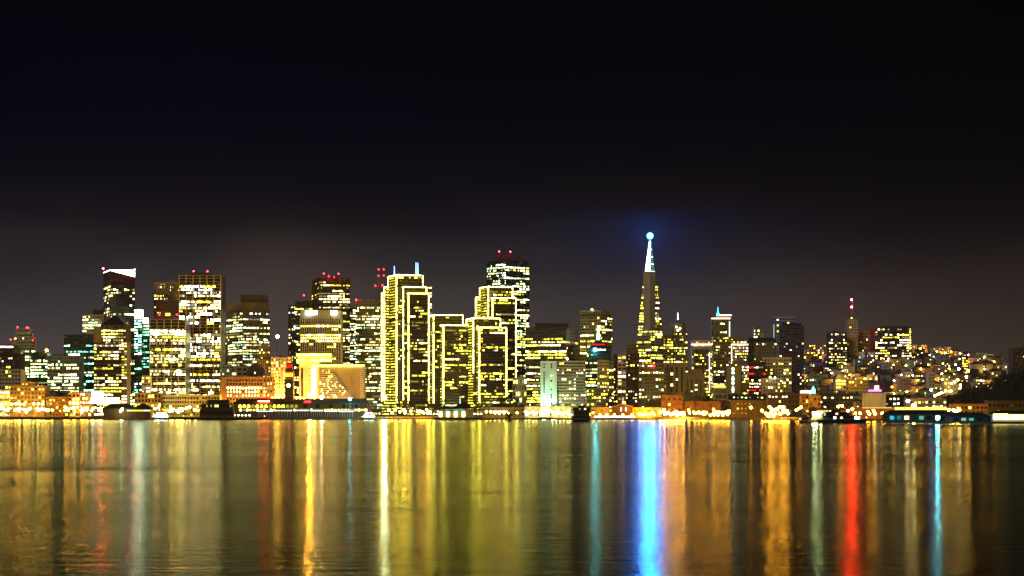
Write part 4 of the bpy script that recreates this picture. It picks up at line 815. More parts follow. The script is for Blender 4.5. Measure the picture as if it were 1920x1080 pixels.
boat('small ferry with bright blue-white lit sides, moored before the golden tower podiums', 284, 318, 2655, ((289,317,776.5,1.),(293,314,773.5,1.)), lit=('c4','b4','c4'), w=9, zt=1.6, wk='white')
boat('small ferry lit blue-white, moored at the right end of the ferry hall', 676, 706, 2640, ((682,703,777,1.),(684,700,773,1.)), lit=('c4','b3','c4'), w=9, zt=1.6, wk='white')
boat('dark tall square ferry seen end-on between two lit pier buildings', 1073, 1107, 2040, ((1075,1106,779,.0),(1076,1105,771,.06),(1074,1106,764,.35),(1084,1098,760,.3)), w=15, wk='timber', zt=2.)
boat('long dark ferry with green and red lit windows, moored by the white-green pier lamps', 1532, 1626, 1700, ((1541,1600,780,.12),(1546,1590,773,.25),(1551,1575,769,.3)), lit=('c3','g2','p2'), w=14, wk='hull')
boat('low small motorboat with warm deck lights, beside the white-green pier lamps', 1497, 1525, 1750, ((1504,1516,783,.6),), name='motor_boat', cat='boat', lit=('p2','w2'), w=6, zt=1.3, wk='rust')
r, o = root_at('mooring_dolphin', 'dark clump of mooring piles topped by a bush, standing in the water', 'mooring piles', 946, 962, 2000); r.location.z = 0; o = (o[0],o[1],0.)
for i in range(9):
    mb = MB(); a = i*.7; x, y = o[0]+2.4*math.cos(a)*(i%3+.6)/2, 2000+2.2*math.sin(a)*(i%3+.6)/2; mb.tube((x,y,-1),(x*.3+o[0]*.7,y*.3+600*0+2000*.7,5.5+RNG.random()*2.5),.4,.32,'timber'); mb.build('pile', r, o)
mb = MB()
for i in range(70):
    c = Vector((o[0]+RNG.gauss(0,1.6),2000+RNG.gauss(0,1.4),7+RNG.gauss(0,1.6))); a = Vector((RNG.gauss(0,1),RNG.gauss(0,1),RNG.gauss(0,1))).normalized(); b = a.orthogonal().normalized()*.7; d = a.cross(b).normalized()*.5
    mb.face([c-b-d,c+b-d,c+b+d,c-b+d],'leafdark')
mb.build('foliage', r, o)
def jetty(label, l, rr, Y, z=1.5, d=7, lamps_=0):
    r, o = root_at('jetty', label, 'jetty', l, rr, Y); r.location.z = 0; o = (o[0],o[1],0.)
    x0, x1 = wx(l,Y), wx(rr,Y); mb = MB(); mb.box(x0,x1,Y,Y+d,z-.5,z,'timber'); mb.build('deck', r, o)
    for i in range(int((x1-x0)/5)+1):
        for y in (Y+.3,Y+d-.8):
            mb = MB(); x = x0+.3+i*5; mb.tube((x,y,-1.2),(x,y,z+RNG.uniform(.6,1.6)),.35,.3,'timber'); mb.build('pile', r, o)
    mb = MB(); mb.box(x0,x1,Y+d-.3,Y+d-.2,z+.9,z+1.,'steel')
    for i in range(int((x1-x0)/3)): mb.box(x0+i*3,x0+i*3+.1,Y+d-.3,Y+d-.2,z,z+1.,'steel')
    mb.build('railing', r, o)
jetty('long dark jetty before the far amber quay lamps at the photo\'s edge', 14, 92, 2580, 2.4)
jetty('dark floating jetty between the ferry hall and the restaurant pavilion', 722, 806, 2490, 2.0)
jetty('low dark jetty before the round-gabled pier building, wrapped in shadow', 978, 1058, 2280, 3.0)
jetty('short jetty right of the restaurant pavilion, under the plain brown pier building', 915, 945, 2400, 1.6)
jetty('dark jetty left of the white-green pier hut', 1484, 1517, 2000, 1.8)
jetty('dark jetty between the long moored ferry and the cyan-lamp pier shed', 1620, 1664, 1780, 1.8)
# ---- right piers
def pier(label, l, rr, Y, eave, ridge, k, wins, name='pier_shed', p=.25, pal=('c1','w2','t1'), deck=1.6, gap=5.4):
    r, o = root_at(name, label, 'pier shed', l, rr, Y); r.location.z = 0; o = (o[0],o[1],0.)
    x0, x1 = wx(l,Y), wx(rr,Y)
    mb = MB(); mb.box(x0,x1,Y,Y+30,.9,deck,'timber')
    for i in range(int((x1-x0)/3)): mb.box(x0+.4+i*3,x0+.9+i*3,Y+.3,Y+.8,-1,.9,'timber')
    mb.build('pile_deck', r, o)
    ze, zr = wz(eave,Y), wz(ridge,Y); mb = MB(); mb.box(x0+1.5,x1-1.5,Y+3,Y+27,deck,ze,k); mb.build('wall', r, o)
    mb = MB(); mb.loft([[(x0+1,Y+2,ze),(x1-1,Y+2,ze),(x1-1,Y+28,ze),(x0+1,Y+28,ze)],[(x0+6,Y+13,zr),(x1-6,Y+13,zr),(x1-6,Y+17,zr),(x0+6,Y+17,zr)]],'slate'); mb.build('roof', r, o)
    n = int((x1-x0-6)/gap)
    for i in range(n):
        if wins[0] <= i/n <= wins[1]:
            mb = MB(); u = x0+3+i*gap; kk = RNG.choice(pal) if RNG.random() < p else 'glass'
            mb.box(u,u+gap*.6,Y+2.6,Y+2.95,deck+(ze-deck)*.3,deck+(ze-deck)*.75,kk); mb.build('window', r, o)
    return r, o
pier('long dark pier shed with faint windows, behind the cyan star lamp', 1662, 1790, 1560, 776, 769, 'timber', (0,1), p=.3)
pier('dark low pier shed joining the cyan-lamp shed to the white lit one', 1782, 1864, 1500, 781, 773.5, 'hull', (0,.9), p=.4)
r, o = pier('pier shed with a blazing white-yellow open side at the photo\'s edge', 1861, 1950, 1620, 776.5, 770, 'white', (0,0), p=0)
for i in range(12):
    mb = MB(); Y = 1620; l = 1863.5+i*6.8; mb.box(wx(l,Y),wx(l+6.1,Y),Y+2.4,Y+2.9,wz(787,Y),wz(777.5,Y),lampm('w',3) if i % 3 else lampm('c',3)); mb.build('lit_bay', r, o)
strip(r, o, 1863, 1889, 776, 778.5, 1621.8, 'y3', 1, 'lit_awning')
r, o = root_at('freight_shed', 'very long shed with an orange lit eave line above the row of amber lamps', 'shed', 1584, 1735, 2330)
Y = 2330; mb = MB(); mb.box(wx(1600,Y),wx(1775,Y),Y,Y+20,2,wz(763,Y),'rust','roof'); mb.build('wall', r, o)
strip(r, o, 1617, 1672, 763.3, 765.6, Y-1.5, lampm('gold',1), 1.6, 'lit_eave'); strip(r, o, 1678, 1775, 763.3, 768.5, Y-1.5, lampm('gold',2), 1.6, 'lit_eave')
r, o = root_at('pier_kiosk', 'small pier hut with bright white-green lit columns beside the moored dark ferry', 'hut', 1523, 1541, 1760); r.location.z = 0; o = (o[0],o[1],0.); Y = 1760
mb = MB(); mb.box(wx(1518,Y),wx(1546,Y),Y-2,Y+14,1.,2.2,'timber'); mb.build('pile_deck', r, o)
mb = MB(); mb.box(wx(1523,Y),wx(1541,Y),Y,Y+6,2.2,wz(775,Y),'olive','roof'); mb.build('wall', r, o); strip(r, o, 1532, 1562, 769, 772.5, Y+4, lampm('gold',1), 2, 'lit_eave')
for i, c in enumerate((1525,1530.5,1539)):
    mb = MB(); mb.ball((wx(c,Y),Y-1,wz(774,Y)), .85, lampm(('g','cool','g')[i], (500,500,400)[i])); mb.build('globe_lamp', r, o)
r, o = root_at('lit_kiosk', 'small quay kiosk glowing pale blue right of the moored long ferry', 'kiosk', 1602, 1613, 1745); r.location.z = 0; o = (o[0],o[1],0.); Y = 1745
mb = MB(); mb.box(wx(1600,Y),wx(1617,Y),Y-1,Y+6,.8,1.8,'timber'); mb.build('pile_deck', r, o); strip(r, o, 1603, 1612, 781, 786, Y, lampm('c',5), 3, 'lit_cabin')
mb = MB(); mb.box(wx(1602,Y),wx(1613,Y),Y-.6,Y+3.6,wz(781,Y)+.02,wz(780,Y),'white'); mb.build('roof', r, o)

# ================================================================== LAMPS
PROTO = {}; LR = random.Random(99)
def more(n, a, b, y0, y1): return [(LR.uniform(a,b), LR.uniform(y0,y1)) for _ in range(n)]  # extra lamps at random spots, added to thicken the quayside glow
def lamp(px, py, Y, c, L, rad, label, group, base=None):
    x, z = wx(px,Y), wz(py,Y); g = ground(x,Y) if base is None else base
    if Y < shore(x)-1 and base is None: g = 0.
    L = max(20, int(L*.62*.40)); rad *= 1.55; key = (c, L, rad); h = max(3., z-g)
    r = thing('street_lamp' if h < 22 else 'floodlight_mast', label, 'street lamp' if h < 22 else 'floodlight mast', (x,Y,g), group)
    mb = MB(); mb.tube((0,0,-.5),(0,0,h-rad*.8),.22 if h < 22 else .5,.13 if h < 22 else .3,'steel'); mb.tube((0,0,-.5),(0,0,.8),.4,.35,'steel'); mb.build('pole', r, (0,0,0))
    if key not in PROTO:
        mb = MB(); mb.ball((0,0,0), rad, lampm(c,L)); PROTO[key] = mb.build('lamp_globe', r); o = PROTO[key]
    else:
        o = PROTO[key].copy(); COL.objects.link(o); o.parent = r
    o.location = (0,0,h)
    mb = MB(); mb.lathe((0,0,h+rad*.7), [(rad*.7,0),(rad*.35,rad*.35),(.05,rad*.45)], 'steel', 6); mb.build('lamp_cap', r, (0,0,0))
def lamps(lst, Y, c, L, rad, label, group):
    for px, py in lst: lamp(px, py, Y, c, L, rad, label, group)
lamps([(8,768),(28,769),(34,767),(50,769),(54,768),(73,769),(78,767),(3,759),(22,758),(30,757),(37,758),(45,758),(63,757),(72,757),(80,758)]+more(16,0,92,764,773), 2738, 'gold', 700, .8, 'golden street lamp on the far quay before the broad brick building', 'golden lamps before the brick building')
lamps([(98,769),(121,769),(122,763),(140,768),(152,770),(155,766),(164,765),(163,769),(185,769),(189,767)]+more(12,95,192,765,773), 2736, 'amber', 800, .8, 'amber street lamp on the quay between the brick building and glowing billboard', 'amber lamps by the billboard')
lamps([(258,770),(268,768),(277,770),(291,766),(297,764),(320,763),(331,770),(338,766),(342,769),(350,765),(356,763),(366,768)]+more(12,250,372,764,773), 2742, 'gold', 650, .8, 'golden lamp among trees at the foot of the gold grid towers', 'golden lamps below the gold towers')
lamps([(757,768),(770,771),(783,771),(791,772),(800,768),(806,772)]+more(10,725,812,768,775), 2715, 'amber', 900, .9, 'amber lamp on the quay below the tallest outlined tower', 'amber lamps below the tallest outlined tower')
lamps([(912,772),(920,772),(928,774),(936,775),(945,774),(954,776),(970,774)], 2590, 'gold', 500, .7, 'golden lamp on the quay before the plain low brown pier building', 'golden lamps by the brown pier building')
lamps([(986,772),(992,775),(999,772),(1005,775),(1036,772),(1043,775),(1050,773),(1057,775),(1064,774),(1069,777)], 2545, 'w', 420, .8, 'white-yellow flood lamp before the round-gabled pier building', 'flood lamps before the round-gabled building')
lamps([(1112,774),(1125,777),(1138,777),(1152,777),(1168,777),(1185,777),(1198,777),(1206,778),(1215,777),(1226,776)]+more(8,1188,1236,772,779), 2570, 'amber', 420, .7, 'amber lamp before the pier building with the dark gabled middle', 'amber lamps before the gabled pier building')
lamps([(1116+i*4.5,781.3) for i in range(17)], 2520, 'c', 90, .5, 'low bluish white quay lamp, one of a row under the dark gabled pier building', 'row of bluish quay lamps')
lamps([(1238,773),(1245,769),(1247,776),(1253,774),(1258,777),(1263,775),(1268,772),(1270,778),(1276,775),(1281,774),(1282,778)], 2560, 'amber', 2400, 1.05, 'dazzling amber flood lamp in the big orange glow before the reddish warehouse', 'amber flood lamps in the big glow')
lamps([(1291,769),(1293,774),(1301,773),(1311,773),(1319,773),(1325,774),(1338,768),(1338,775),(1349,773),(1359,773),(1368,773),(1332,778),(1355,779)]+more(14,1288,1372,768,778), 2560, 'amber', 1000, .8, 'amber street lamp along the quay before the blank reddish brick sheds', 'amber lamps before the brick sheds')
lamp(1408, 764, 2540, 'amber', 900, .9, 'lone orange street lamp above the dim brown shed', 'lone lamp')
lamps([(1429,770),(1436,775),(1443,763),(1446,766),(1454,775),(1462,763),(1469,763),(1470,769),(1478,775),(1441,780),(1450,780)]+more(8,1428,1482,767,779), 2420, 'amber', 1300, .9, 'amber lamp in the bright cluster left of the white-green pier hut', 'amber lamps left of the pier hut')
lamps([(1498,766),(1502,763),(1493,769)], 2410, 'amber', 500, .8, 'amber lamp below the narrow brick building with a tall window grid', 'amber lamps by the narrow brick building')
lamps([(1572,762),(1579,761),(1590,770),(1598,767),(1604,775),(1613,775),(1627,772),(1630,776),(1638,770),(1641,776),(1654,775),(1659,778)], 2290, 'amber', 800, .85, 'amber lamp on the quay under the cream blank-walled warehouse', 'amber lamps under the cream warehouse')
lamps([(1779,768),(1793,771),(1799,768),(1788,769)], 2270, 'amber', 2000, .9, 'amber lamp before the brick warehouse right of the cyan star lamp', 'amber lamps right of the cyan lamp')
lamps([(1752,742),(1757,740),(1761,738),(1766,736),(1773,733),(1783,733),(1784,719),(1790,716),(1796,712),(1801,722),(1800,728)], 2720, 'gold', 420, .8, 'golden street lamp on the steep lit street climbing the knoll', 'golden lamps on the steep street')
lamp(1812, 706.5, 2950, 'gold', 700, 1., 'large golden lamp high on the slope above the steep lit street', 'x1')
lamp(1815.5, 695, 3050, 'amber', 500, 1., 'orange lamp on the slope just above the large golden lamp', 'x2')
lamp(1797.5, 691.5, 3000, 'p', 450, 1., 'white-pink lamp on the slope left of the orange hillside lamp', 'x3')
lamp(1746, 731, 2700, 'b', 500, 1., 'vivid blue lamp on the slope above the cyan star lamp', 'x4')
lamp(1702, 752, 2400, 'p', 700, 1.1, 'white star-bright lamp left of its brighter warm twin', 'x5')
lamp(1713.5, 759.6, 2300, 'w', 1200, 1.2, 'brighter warm white star lamp over the pier sheds', 'x6')
lamp(1758, 783, 1470, 'cyan', 3800, .9, 'dazzling cyan lamp on the pier shed front', 'x7')
lamp(520, 631, 3050, 'gold', 700, 1.6, 'orange-white lamp on a tall mast in the gap left of the clock tower', 'x8')
lamp(580, 740.5, 2792, 'amber', 13000, 1.3, 'dazzling orange lamp on a mast behind the ferry hall roof', 'x9')
lamp(603, 745.5, 2792, 'p', 1100, 1.3, 'dazzling white-pink lamp on a mast behind the ferry hall roof', 'x10')
lamp(656, 748, 2755, 'cyan', 600, 1.2, 'teal star lamp above the right end of the ferry hall', 'x11')
lamp(721, 745, 2700, 'cool', 4500, 1.5, 'largest cool white flood lamp at the foot of the tallest outlined tower', 'x12')
lamps([(511,746),(517,744),(523,745),(530,746),(556,746),(563,746),(570,746),(590,746)], 2812, 'amber', 200, 1., 'amber lamp behind the ferry hall roof around the clock tower', 'amber lamps round the clock tower')
lamps([(226,771),(229,767)], 2690, 'g', 500, .8, 'greenish lamp on the left pier shed deck', 'green lamps on the pier shed')
lamp(87.5, 657.5, 2904, 'amber', 420, 1.1, 'amber lamp on the roof of the low green-lit office block', 'x13', base=wz(661,2904))
lamps([(440+i*7,778.6) for i in range(5)]+[(808+i*6,776) for i in range(4)]+[(884+i*6,776) for i in range(4)], 2690, 'w', 60, .6, 'small warm white lamp on the quay edge between pier buildings', 'small quay lamps')
# ================================================================== TREES
def tree_proto(name, label, group, h, cr, n, leafk, loc, palm=False, seed=0):
    rg = random.Random(seed); r = thing(name, label, 'tree', loc, group); mb = MB()
    hh = h*(.9 if palm else .45); mb.tube((0,0,-.6),(.2,.1,hh),.42,.26,'bark')
    if not palm:
        for i in range(5):
            a = i*1.26+rg.random(); mb.tube((.1,.1,hh*.7),(math.cos(a)*cr*.6,math.sin(a)*cr*.6,h*.72),.2,.06,'bark',5)
    mb.build('trunk', r); mb = MB()
    if palm:
        for i in range(22):
            a = i*2.4+rg.random(); e = rg.uniform(-.5,.9); p = Vector((.2,.1,hh)); w = .35
            for k in range(6):
                q = p+Vector((math.cos(a)*math.cos(e),math.sin(a)*math.cos(e),math.sin(e)))*cr*.22; s = Vector((-math.sin(a),math.cos(a),.2))*w
                mb.face([p-s,p+s,q+s*.85,q-s*.85],leafk); p = q; e -= .3; w *= .85
    else:
        cl = [(Vector((rg.gauss(0,.5)*cr,rg.gauss(0,.5)*cr,h*.68+rg.gauss(0,.14)*h)), rg.uniform(.28,.5)*cr) for _ in range(11)]
        for i in range(n):
            c, rr2 = rg.choice(cl); d = Vector((rg.gauss(0,1),rg.gauss(0,1),rg.gauss(0,.8))).normalized()*rr2*rg.uniform(.6,1.1); p = c+d
            a = Vector((rg.gauss(0,1),rg.gauss(0,1),rg.gauss(0,1))).normalized(); b = a.orthogonal().normalized()*rg.uniform(.4,.75); e = a.cross(b).normalized()*rg.uniform(.25,.5)
            mb.face([p-b,p-e*.9,p+b,p+e],leafk)
    mb.build('crown', r); return r
def plant_trees(spots, kind, label, group, h, cr, n=330, leafk='leafdark', palm=False, seed=1):
    rg = random.Random(seed); src = None
    for i, (px, Y) in enumerate(spots):
        x = wx(px,Y); loc = (x,Y,ground(x,Y)); 
        if src is None or i == len(spots)//2: src = tree_proto(kind, label, group, h, cr, n, leafk, loc, palm, seed+i); c = src
        else: c = copy_tree(src); c.location = loc
        c.rotation_euler.z = rg.random()*6; s = rg.uniform(.78,1.2); c.scale = (s*rg.uniform(.9,1.15),s,s)
plant_trees([(16,2748),(58,2748),(94,2750),(130,2748),(176,2750)], 'street_tree', 'small dark street tree among the golden lamps left of the glowing billboard', 'street trees on the far quay', 9, 3.4, seed=3)
plant_trees([(261,2752),(284,2755),(303,2752),(325,2756),(344,2752),(362,2755)], 'street_tree', 'street tree among the golden lamps below the gold grid towers', 'street trees below gold towers', 10, 3.6, leafk='leaf', seed=5)
plant_trees([(748,2740),(764,2735),(779,2742),(792,2736),(812,2742),(826,2738),(838,2744)], 'street_tree', 'dark round tree on the quay below the outlined towers, near the amber lamps', 'trees below the outlined towers', 17, 6, seed=7)
plant_trees([(899,2735),(908,2745),(918,2738),(927,2746),(936,2740),(944,2748),(968,2745),(978,2740)], 'dark_tree', 'tall dark tree before the foot of the lower right outlined tower', 'trees before the right outlined towers', 22, 6.5, 420, seed=9)
plant_trees([(950,2725),(958,2735),(964,2722)], 'palm_tree', 'tall palm tree between outlined towers and dark brown tower', 'palms by the outlined towers', 27, 6, palm=True, seed=11)
plant_trees([(1205,2660),(1213,2665),(1224,2662),(1233,2668),(1247,2740),(1254,2745)], 'dark_tree', 'dark rounded tree before the broad olive balconied block', 'dark trees before the olive block', 26, 9, 460, seed=13)
plant_trees([(1283,2700),(1291,2705),(1299,2698),(1325,2710),(1330,2705)], 'dark_tree', 'dark tree standing above the reddish brick sheds', 'dark trees above the brick sheds', 30, 9, 460, seed=15)
plant_trees([(1522,2385),(1528,2395),(1534,2388),(1545,2392),(1563,2388),(1612,2340),(1625,2345),(1648,2340)], 'quay_tree', 'low dark bushy tree on the quay near the cream blank-walled warehouse', 'quay trees near cream warehouse', 11, 4.5, seed=17)
plant_trees([(1040,2580),(1062,2583),(1104,2600),(1130,2630),(1192,2632)], 'quay_tree', 'small dark tree behind the pale pier buildings\' roofs', 'trees behind the pier buildings', 17, 5, seed=19)
# wooded knoll: one dark mass of crowns
def knoll():
    rg = random.Random(5); mb = MB()
    for i in range(300):
        px = rg.uniform(1765,1975); Y = rg.uniform(2400,2790); x = wx(px,Y); g = ground(x,Y)
        if g < 9 or (px < 1790 and Y < 2720 and rg.random() < .25): continue
        R0 = rg.uniform(3.,6.5); h = rg.uniform(6,12)
        mb.tube((x,Y,g-.5),(x,Y,g+h*.7),.4,.2,'bark',5)
        for k in range(60):
            d = Vector((rg.gauss(0,1),rg.gauss(0,1),rg.gauss(0,.9))).normalized()*R0*rg.uniform(.5,1.); p = Vector((x,Y,g+h*.8))+d
            a = Vector((rg.gauss(0,1),rg.gauss(0,1),rg.gauss(0,1))).normalized(); b = a.orthogonal().normalized()*rg.uniform(.7,1.3); e = a.cross(b).normalized()*rg.uniform(.5,.9)
            mb.face([p-b,p-e,p+b,p+e],'leafdark')
    o = mb.build('woods', None, (700,2600,0)); o['kind'] = 'stuff'; o['label'] = 'dark wooded slope of the knoll at the photo\'s edge'
knoll()
# ================================================================== HILLSIDE HOUSES
def zone(px, py):
    a = 'high on the hill' if py < 690 else 'midway up the hill' if py < 725 else 'near the hill\'s foot'
    b = 'below the dark ribbed tower' if px < 1545 else 'below the red-beacon tower' if px < 1640 else 'below the broad lit apartment block' if px < 1715 else 'above the star-bright lamps' if px < 1790 else 'beside the dark wooded knoll'
    return a+', '+b
def hillside():
    rg = random.Random(21); n = 0; kinds = [('cream','cream'),('pale','pale'),('stone','tan'),('pinkwall','pinkish'),('tealwall','bluish'),('brown','dark brown'),('gold','ochre')]
    taken = []; nt = 0; hl = 0; trees = {}
    rows = [2790+88*i+ (i*i)*1.4 for i in range(15)]
    for Y in rows:
        px = 1385 + rg.uniform(0,12)
        while px < 1925:
            w = rg.uniform(11,21); l, px0 = px, px; px += w/mpp(Y)+rg.uniform(.5,8)
            x = wx(l,Y)+w/2; g = ground(x,Y); py = H0-(g-CAMH)/mpp(Y)
            if l < 1490 and Y < 3400: continue
            if g < 6 or (((x-690)/125)**2+((Y-2640)/230)**2 < 1.5 and Y < 2900): continue
            if rg.random() < .16:                                   # a gap: garden tree or lamp
                zk = zone(l, py)
                if nt < 75 and l > 1470:
                    nt += 1; lab = 'dark garden tree among the houses '+zk
                    if 'src' not in trees: trees['src'] = tree_proto('hill_tree', lab, 'hillside trees '+zk, 10, 4, 150, 'leafdark', (x,Y,g), seed=40)
                    else:
                        c = copy_tree(trees['src']); c.location = (x,Y,g); c['label'] = lab; c['group'] = 'hillside trees '+zk; c.rotation_euler.z = rg.random()*6; s = rg.uniform(.8,1.5); c.scale = (s,s,s)
                continue
            k, kn = rg.choice(kinds); h = rg.choice((7,9,9,12,15)); gab = rg.random() < .35; d = rg.uniform(9,13)
            y0 = Y+rg.uniform(-8,8); zk = zone(l,py)
            lab = '%s %s house %s' % (kn, 'gabled' if gab else 'flat-roofed', zk)
            r = thing('house', lab, 'house', (x,y0,g), 'houses: '+lab); n += 1
            rz = rg.uniform(-.35,.35); r.rotation_euler.z = rz
            mb = MB(); mb.box(-w/2,w/2,0,d,-6,h,k); mb.build('wall', r)
            mb = MB()
            if gab: mb.loft([[(-w/2-.4,-.4,h+.02),(w/2+.4,-.4,h+.02),(0,-.4,h+w*.22)],[(-w/2-.4,d+.4,h+.02),(w/2+.4,d+.4,h+.02),(0,d+.4,h+w*.22)]],'roof')
            else: mb.box(-w/2-.25,w/2+.25,-.25,d+.25,h+.02,h+.7,'roof')
            mb.build('roof', r)
            ns, nb = int(h/3.1), max(2,int(w/3.6)); left = 8
            for i in range(ns):
                for j in range(nb):
                    if left <= 0: break
                    q = rg.random()
                    if q > .42: continue
                    left -= 1; kk = rg.choice(('y2','w2','o2','p2','y3','w3','w1','y1','c2')) if q < .17 else 'glass'
                    mb = MB(); u = -w/2+(j+.28)*w/nb; z = .8+i*3.1; mb.face([(u,-.12,z),(u+w/nb*.46,-.12,z),(u+w/nb*.46,-.12,z+1.7),(u,-.12,z+1.7)],kk); mb.build('window', r)
            if rg.random() < .45 and hl < 130:
                hl += 1; q = rg.random(); c, L = ('amber',rg.choice((300,600,1000))) if q < .5 else ('gold',rg.choice((300,600))) if q < .8 else ('p',200) if q < .95 else ('c',200)
                pl = l-2; zz = ground(wx(pl,y0-6),y0-6)+rg.uniform(6,9); pyl = H0-(zz-CAMH)/mpp(y0-6)
                cn = {'amber':'amber','gold':'golden','p':'pinkish white','c':'cool white'}[c]
                lamp(pl, pyl, y0-6, c, L, .7, '%s street lamp among houses %s' % (cn, zk), '%s lamps %s' % (cn, zk))
hillside()

# ================================================================== SKY, LIGHT, CAMERA
w = bpy.data.worlds.new('World'); SC.world = w; w.use_nodes = True
nt = w.node_tree; N = nt.nodes.new; L = nt.links
for n in list(nt.nodes): nt.nodes.remove(n)
out = N('ShaderNodeOutputWorld'); tc = N('ShaderNodeTexCoord')
sky = N('ShaderNodeTexSky'); sky.sky_type = 'NISHITA'; sky.sun_disc = False; sky.sun_elevation = R(-4.5); sky.sun_rotation = R(200)
b0 = N('ShaderNodeBackground'); b0.inputs['Strength'].default_value = .0015; L.new(sky.outputs[0], b0.inputs['Color'])
sep = N('ShaderNodeSeparateXYZ'); L.new(tc.outputs['Generated'], sep.inputs[0])
nz = N('ShaderNodeTexNoise'); nz.inputs['Scale'].default_value = 7.; nz.inputs['Detail'].default_value = 3
mp = N('ShaderNodeMapping'); mp.inputs['Scale'].default_value = (1,1,2.5); L.new(tc.outputs['Generated'], mp.inputs[0]); L.new(mp.outputs[0], nz.inputs['Vector'])
wob = N('ShaderNodeMath'); wob.operation = 'MULTIPLY_ADD'; wob.inputs[1].default_value = .035; L.new(nz.outputs['Fac'], wob.inputs[0]); L.new(sep.outputs['Z'], wob.inputs[2])
sub = N('ShaderNodeMath'); sub.operation = 'SUBTRACT'; sub.inputs[1].default_value = .0175; L.new(wob.outputs[0], sub.inputs[0])
mul = N('ShaderNodeMath'); mul.operation = 'MULTIPLY'; mul.inputs[1].default_value = 4.7; L.new(sub.outputs[0], mul.inputs[0])
rp = N('ShaderNodeValToRGB'); L.new(mul.outputs[0], rp.inputs[0]); e = rp.color_ramp
SKY = [(0,(.082,.067,.059)),(.12,(.068,.057,.053)),(.24,(.042,.036,.035)),(.34,(.0170,.0147,.0165)),(.42,(.0048,.0042,.0078)),(.50,(.0011,.0012,.0052)),(.62,(.0001,.0003,.0042)),(.82,(.00005,.0001,.0028)),(1,(.00005,.0001,.0015))]
while len(e.elements) < len(SKY): e.elements.new(.5)
for el, (p, c) in zip(e.elements, SKY): el.position = p; el.color = (*c, 1)
# the right of the sky is darker and browner, the left navy: city glow is strongest over downtown
az = N('ShaderNodeMapRange'); az.inputs['From Min'].default_value = -.25; az.inputs['From Max'].default_value = .25; L.new(sep.outputs['X'], az.inputs['Value'])
ar = N('ShaderNodeValToRGB'); L.new(az.outputs[0], ar.inputs[0]); ar.color_ramp.elements[0].color = (.98,.98,1.12,1); ar.color_ramp.elements[1].color = (.58,.47,.38,1)
el = ar.color_ramp.elements.new(.42); el.color = (1.05,1,1.,1)
mm = N('ShaderNodeMix'); mm.data_type = 'RGBA'; mm.blend_type = 'MULTIPLY'; mm.inputs['Factor'].default_value = 1.; L.new(rp.outputs[0], mm.inputs[6]); L.new(ar.outputs[0], mm.inputs[7])
b1 = N('ShaderNodeBackground'); L.new(mm.outputs[2], b1.inputs['Color'])
# glow column over the market street gap
dirv = Vector((wx(530,1),1,.045)).normalized(); dp = N('ShaderNodeVectorMath'); dp.operation = 'DOT_PRODUCT'; dp.inputs[1].default_value = dirv
sc2 = N('ShaderNodeVectorMath'); sc2.operation = 'NORMALIZE'; L.new(tc.outputs['Generated'], sc2.inputs[0]); L.new(sc2.outputs[0], dp.inputs[0])
gl = N('ShaderNodeMapRange'); gl.inputs['From Min'].default_value = .9982; gl.inputs['From Max'].default_value = 1.; gl.interpolation_type = 'SMOOTHERSTEP'; L.new(dp.outputs['Value'], gl.inputs['Value'])
glp = N('ShaderNodeMath'); glp.operation = 'POWER'; glp.inputs[1].default_value = 1.5; L.new(gl.outputs[0], glp.inputs[0])
b2 = N('ShaderNodeBackground'); b2.inputs['Color'].default_value = (.013,.007,.003,1); L.new(glp.outputs[0], b2.inputs['Strength'])
# warm sky fill behind the camera, added to light the facades
bk = N('ShaderNodeMapRange'); bk.inputs['From Min'].default_value = .1; bk.inputs['From Max'].default_value = -.9; bk.interpolation_type = 'SMOOTHSTEP'; L.new(sep.outputs['Y'], bk.inputs['Value'])
b3 = N('ShaderNodeBackground'); b3.inputs['Color'].default_value = (1,.78,.36,1)
bs2 = N('ShaderNodeMath'); bs2.operation = 'MULTIPLY'; bs2.inputs[1].default_value = .05; L.new(bk.outputs[0], bs2.inputs[0]); L.new(bs2.outputs[0], b3.inputs['Strength'])
def addsh(a, b):
    n = N('ShaderNodeAddShader'); L.new(a.outputs[0], n.inputs[0]); L.new(b.outputs[0], n.inputs[1]); return n
L.new(addsh(addsh(b0,b1),addsh(b2,b3)).outputs[0], out.inputs['Surface'])
w.cycles.sampling_method = 'MANUAL'; w.cycles.sample_map_resolution = 512

def sun(strength, elev, azim, ang):          # added fill lamp, low behind the camera's left shoulder, to lift the facades
    d = bpy.data.lights.new('facade_fill', 'SUN'); d.energy = strength; d.angle = R(ang); d.color = (1,.80,.42)
    o = bpy.data.objects.new('facade_fill', d); COL.objects.link(o)
    v = Vector((math.cos(R(elev))*math.sin(R(azim)), math.cos(R(elev))*math.cos(R(azim)), -math.sin(R(elev)))); o.rotation_euler = v.to_track_quat('-Z','Y').to_euler(); o.location = (0,0,400)
sun(.62, 16, 24, 8)
def flood(px, py, Y, col, power, rad=2., spot=None):
    d = bpy.data.lights.new('flood_lamp', 'POINT'); d.energy = power*.22; d.color = col; d.shadow_soft_size = rad
    o = bpy.data.objects.new('flood_lamp', d); COL.objects.link(o); o.location = (wx(px,Y), Y, wz(py,Y))
AM, GO, CO = (1,.5,.08), (1,.72,.2), (.8,1,.9)
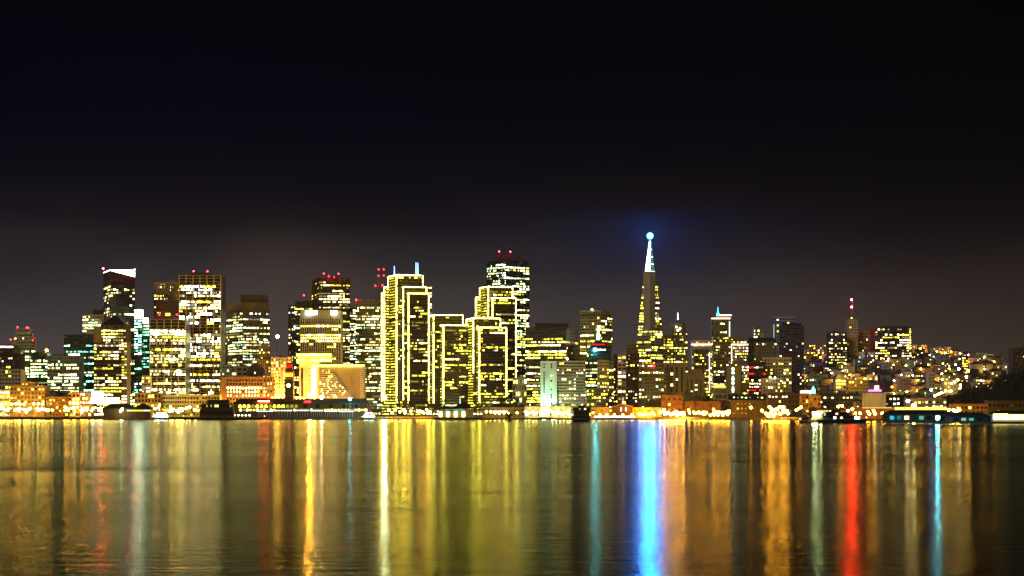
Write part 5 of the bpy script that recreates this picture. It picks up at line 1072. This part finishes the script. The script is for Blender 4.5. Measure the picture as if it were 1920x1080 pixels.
for f in [(q,762,2812,AM,1.3e5) for q in (422,442,462,482,503)]+[(q,760,2922,AM,7e5) for q in (514,526,538)]+[(570,760,2826,GO,7e4),(592,760,2826,GO,7e4),(650,760,2826,GO,3e4)]+[(q,764,2872,GO,1.1e5) for q in (290,315,342,368,395)]+[
    (1020,768,2812,(.6,1,.7),3.4e5),(1037,768,2812,(.6,1,.7),3.4e5),(1640,748,2455,GO,2.5e4),(1576,716,2930,GO,2e4),(1600,722,2940,AM,2e4),(1528,752,2462,AM,2e4),(1377,735,2850,GO,2e4),(1280,745,2850,GO,4e4),(1225,745,2835,GO,4e4)]:
    flood(*f)

def haze(density):
    m = bpy.data.materials.new('haze'); m.use_nodes = True; nt = m.node_tree
    for n in list(nt.nodes): nt.nodes.remove(n)
    o = nt.nodes.new('ShaderNodeOutputMaterial'); v = nt.nodes.new('ShaderNodeVolumePrincipled')
    v.inputs['Color'].default_value = (.93,.94,1.,1); v.inputs['Density'].default_value = density; v.inputs['Anisotropy'].default_value = .0
    nt.links.new(v.outputs[0], o.inputs['Volume']); MATS['haze'] = m
    mb = MB(); mb.box(-9500,9500,-3500,27000,-9,335,'haze'); o = mb.build('haze'); o['kind'] = 'stuff'
if HAZE: haze(HAZE)
cd = bpy.data.cameras.new('Camera'); co = bpy.data.objects.new('Camera', cd); COL.objects.link(co); SC.camera = co
co.location = (0,0,CAMH); co.rotation_euler = (R(90),0,0); cd.sensor_width = 36; cd.lens = 36*F/1920; cd.shift_y = (H0-540)/1920; cd.clip_end = 60000; cd.clip_start = .5
SC.render.engine = 'CYCLES'; SC.view_settings.view_transform = 'Standard'; SC.view_settings.look = 'None'; SC.view_settings.exposure = 0; SC.view_settings.gamma = 1
SC.cycles.max_bounces = 5; SC.cycles.diffuse_bounces = 2; SC.cycles.glossy_bounces = 3; SC.cycles.sample_clamp_indirect = 12.; SC.cycles.caustics_reflective = False; SC.cycles.caustics_refractive = False
SC.cycles.use_denoising = True; SC.cycles.use_light_tree = True
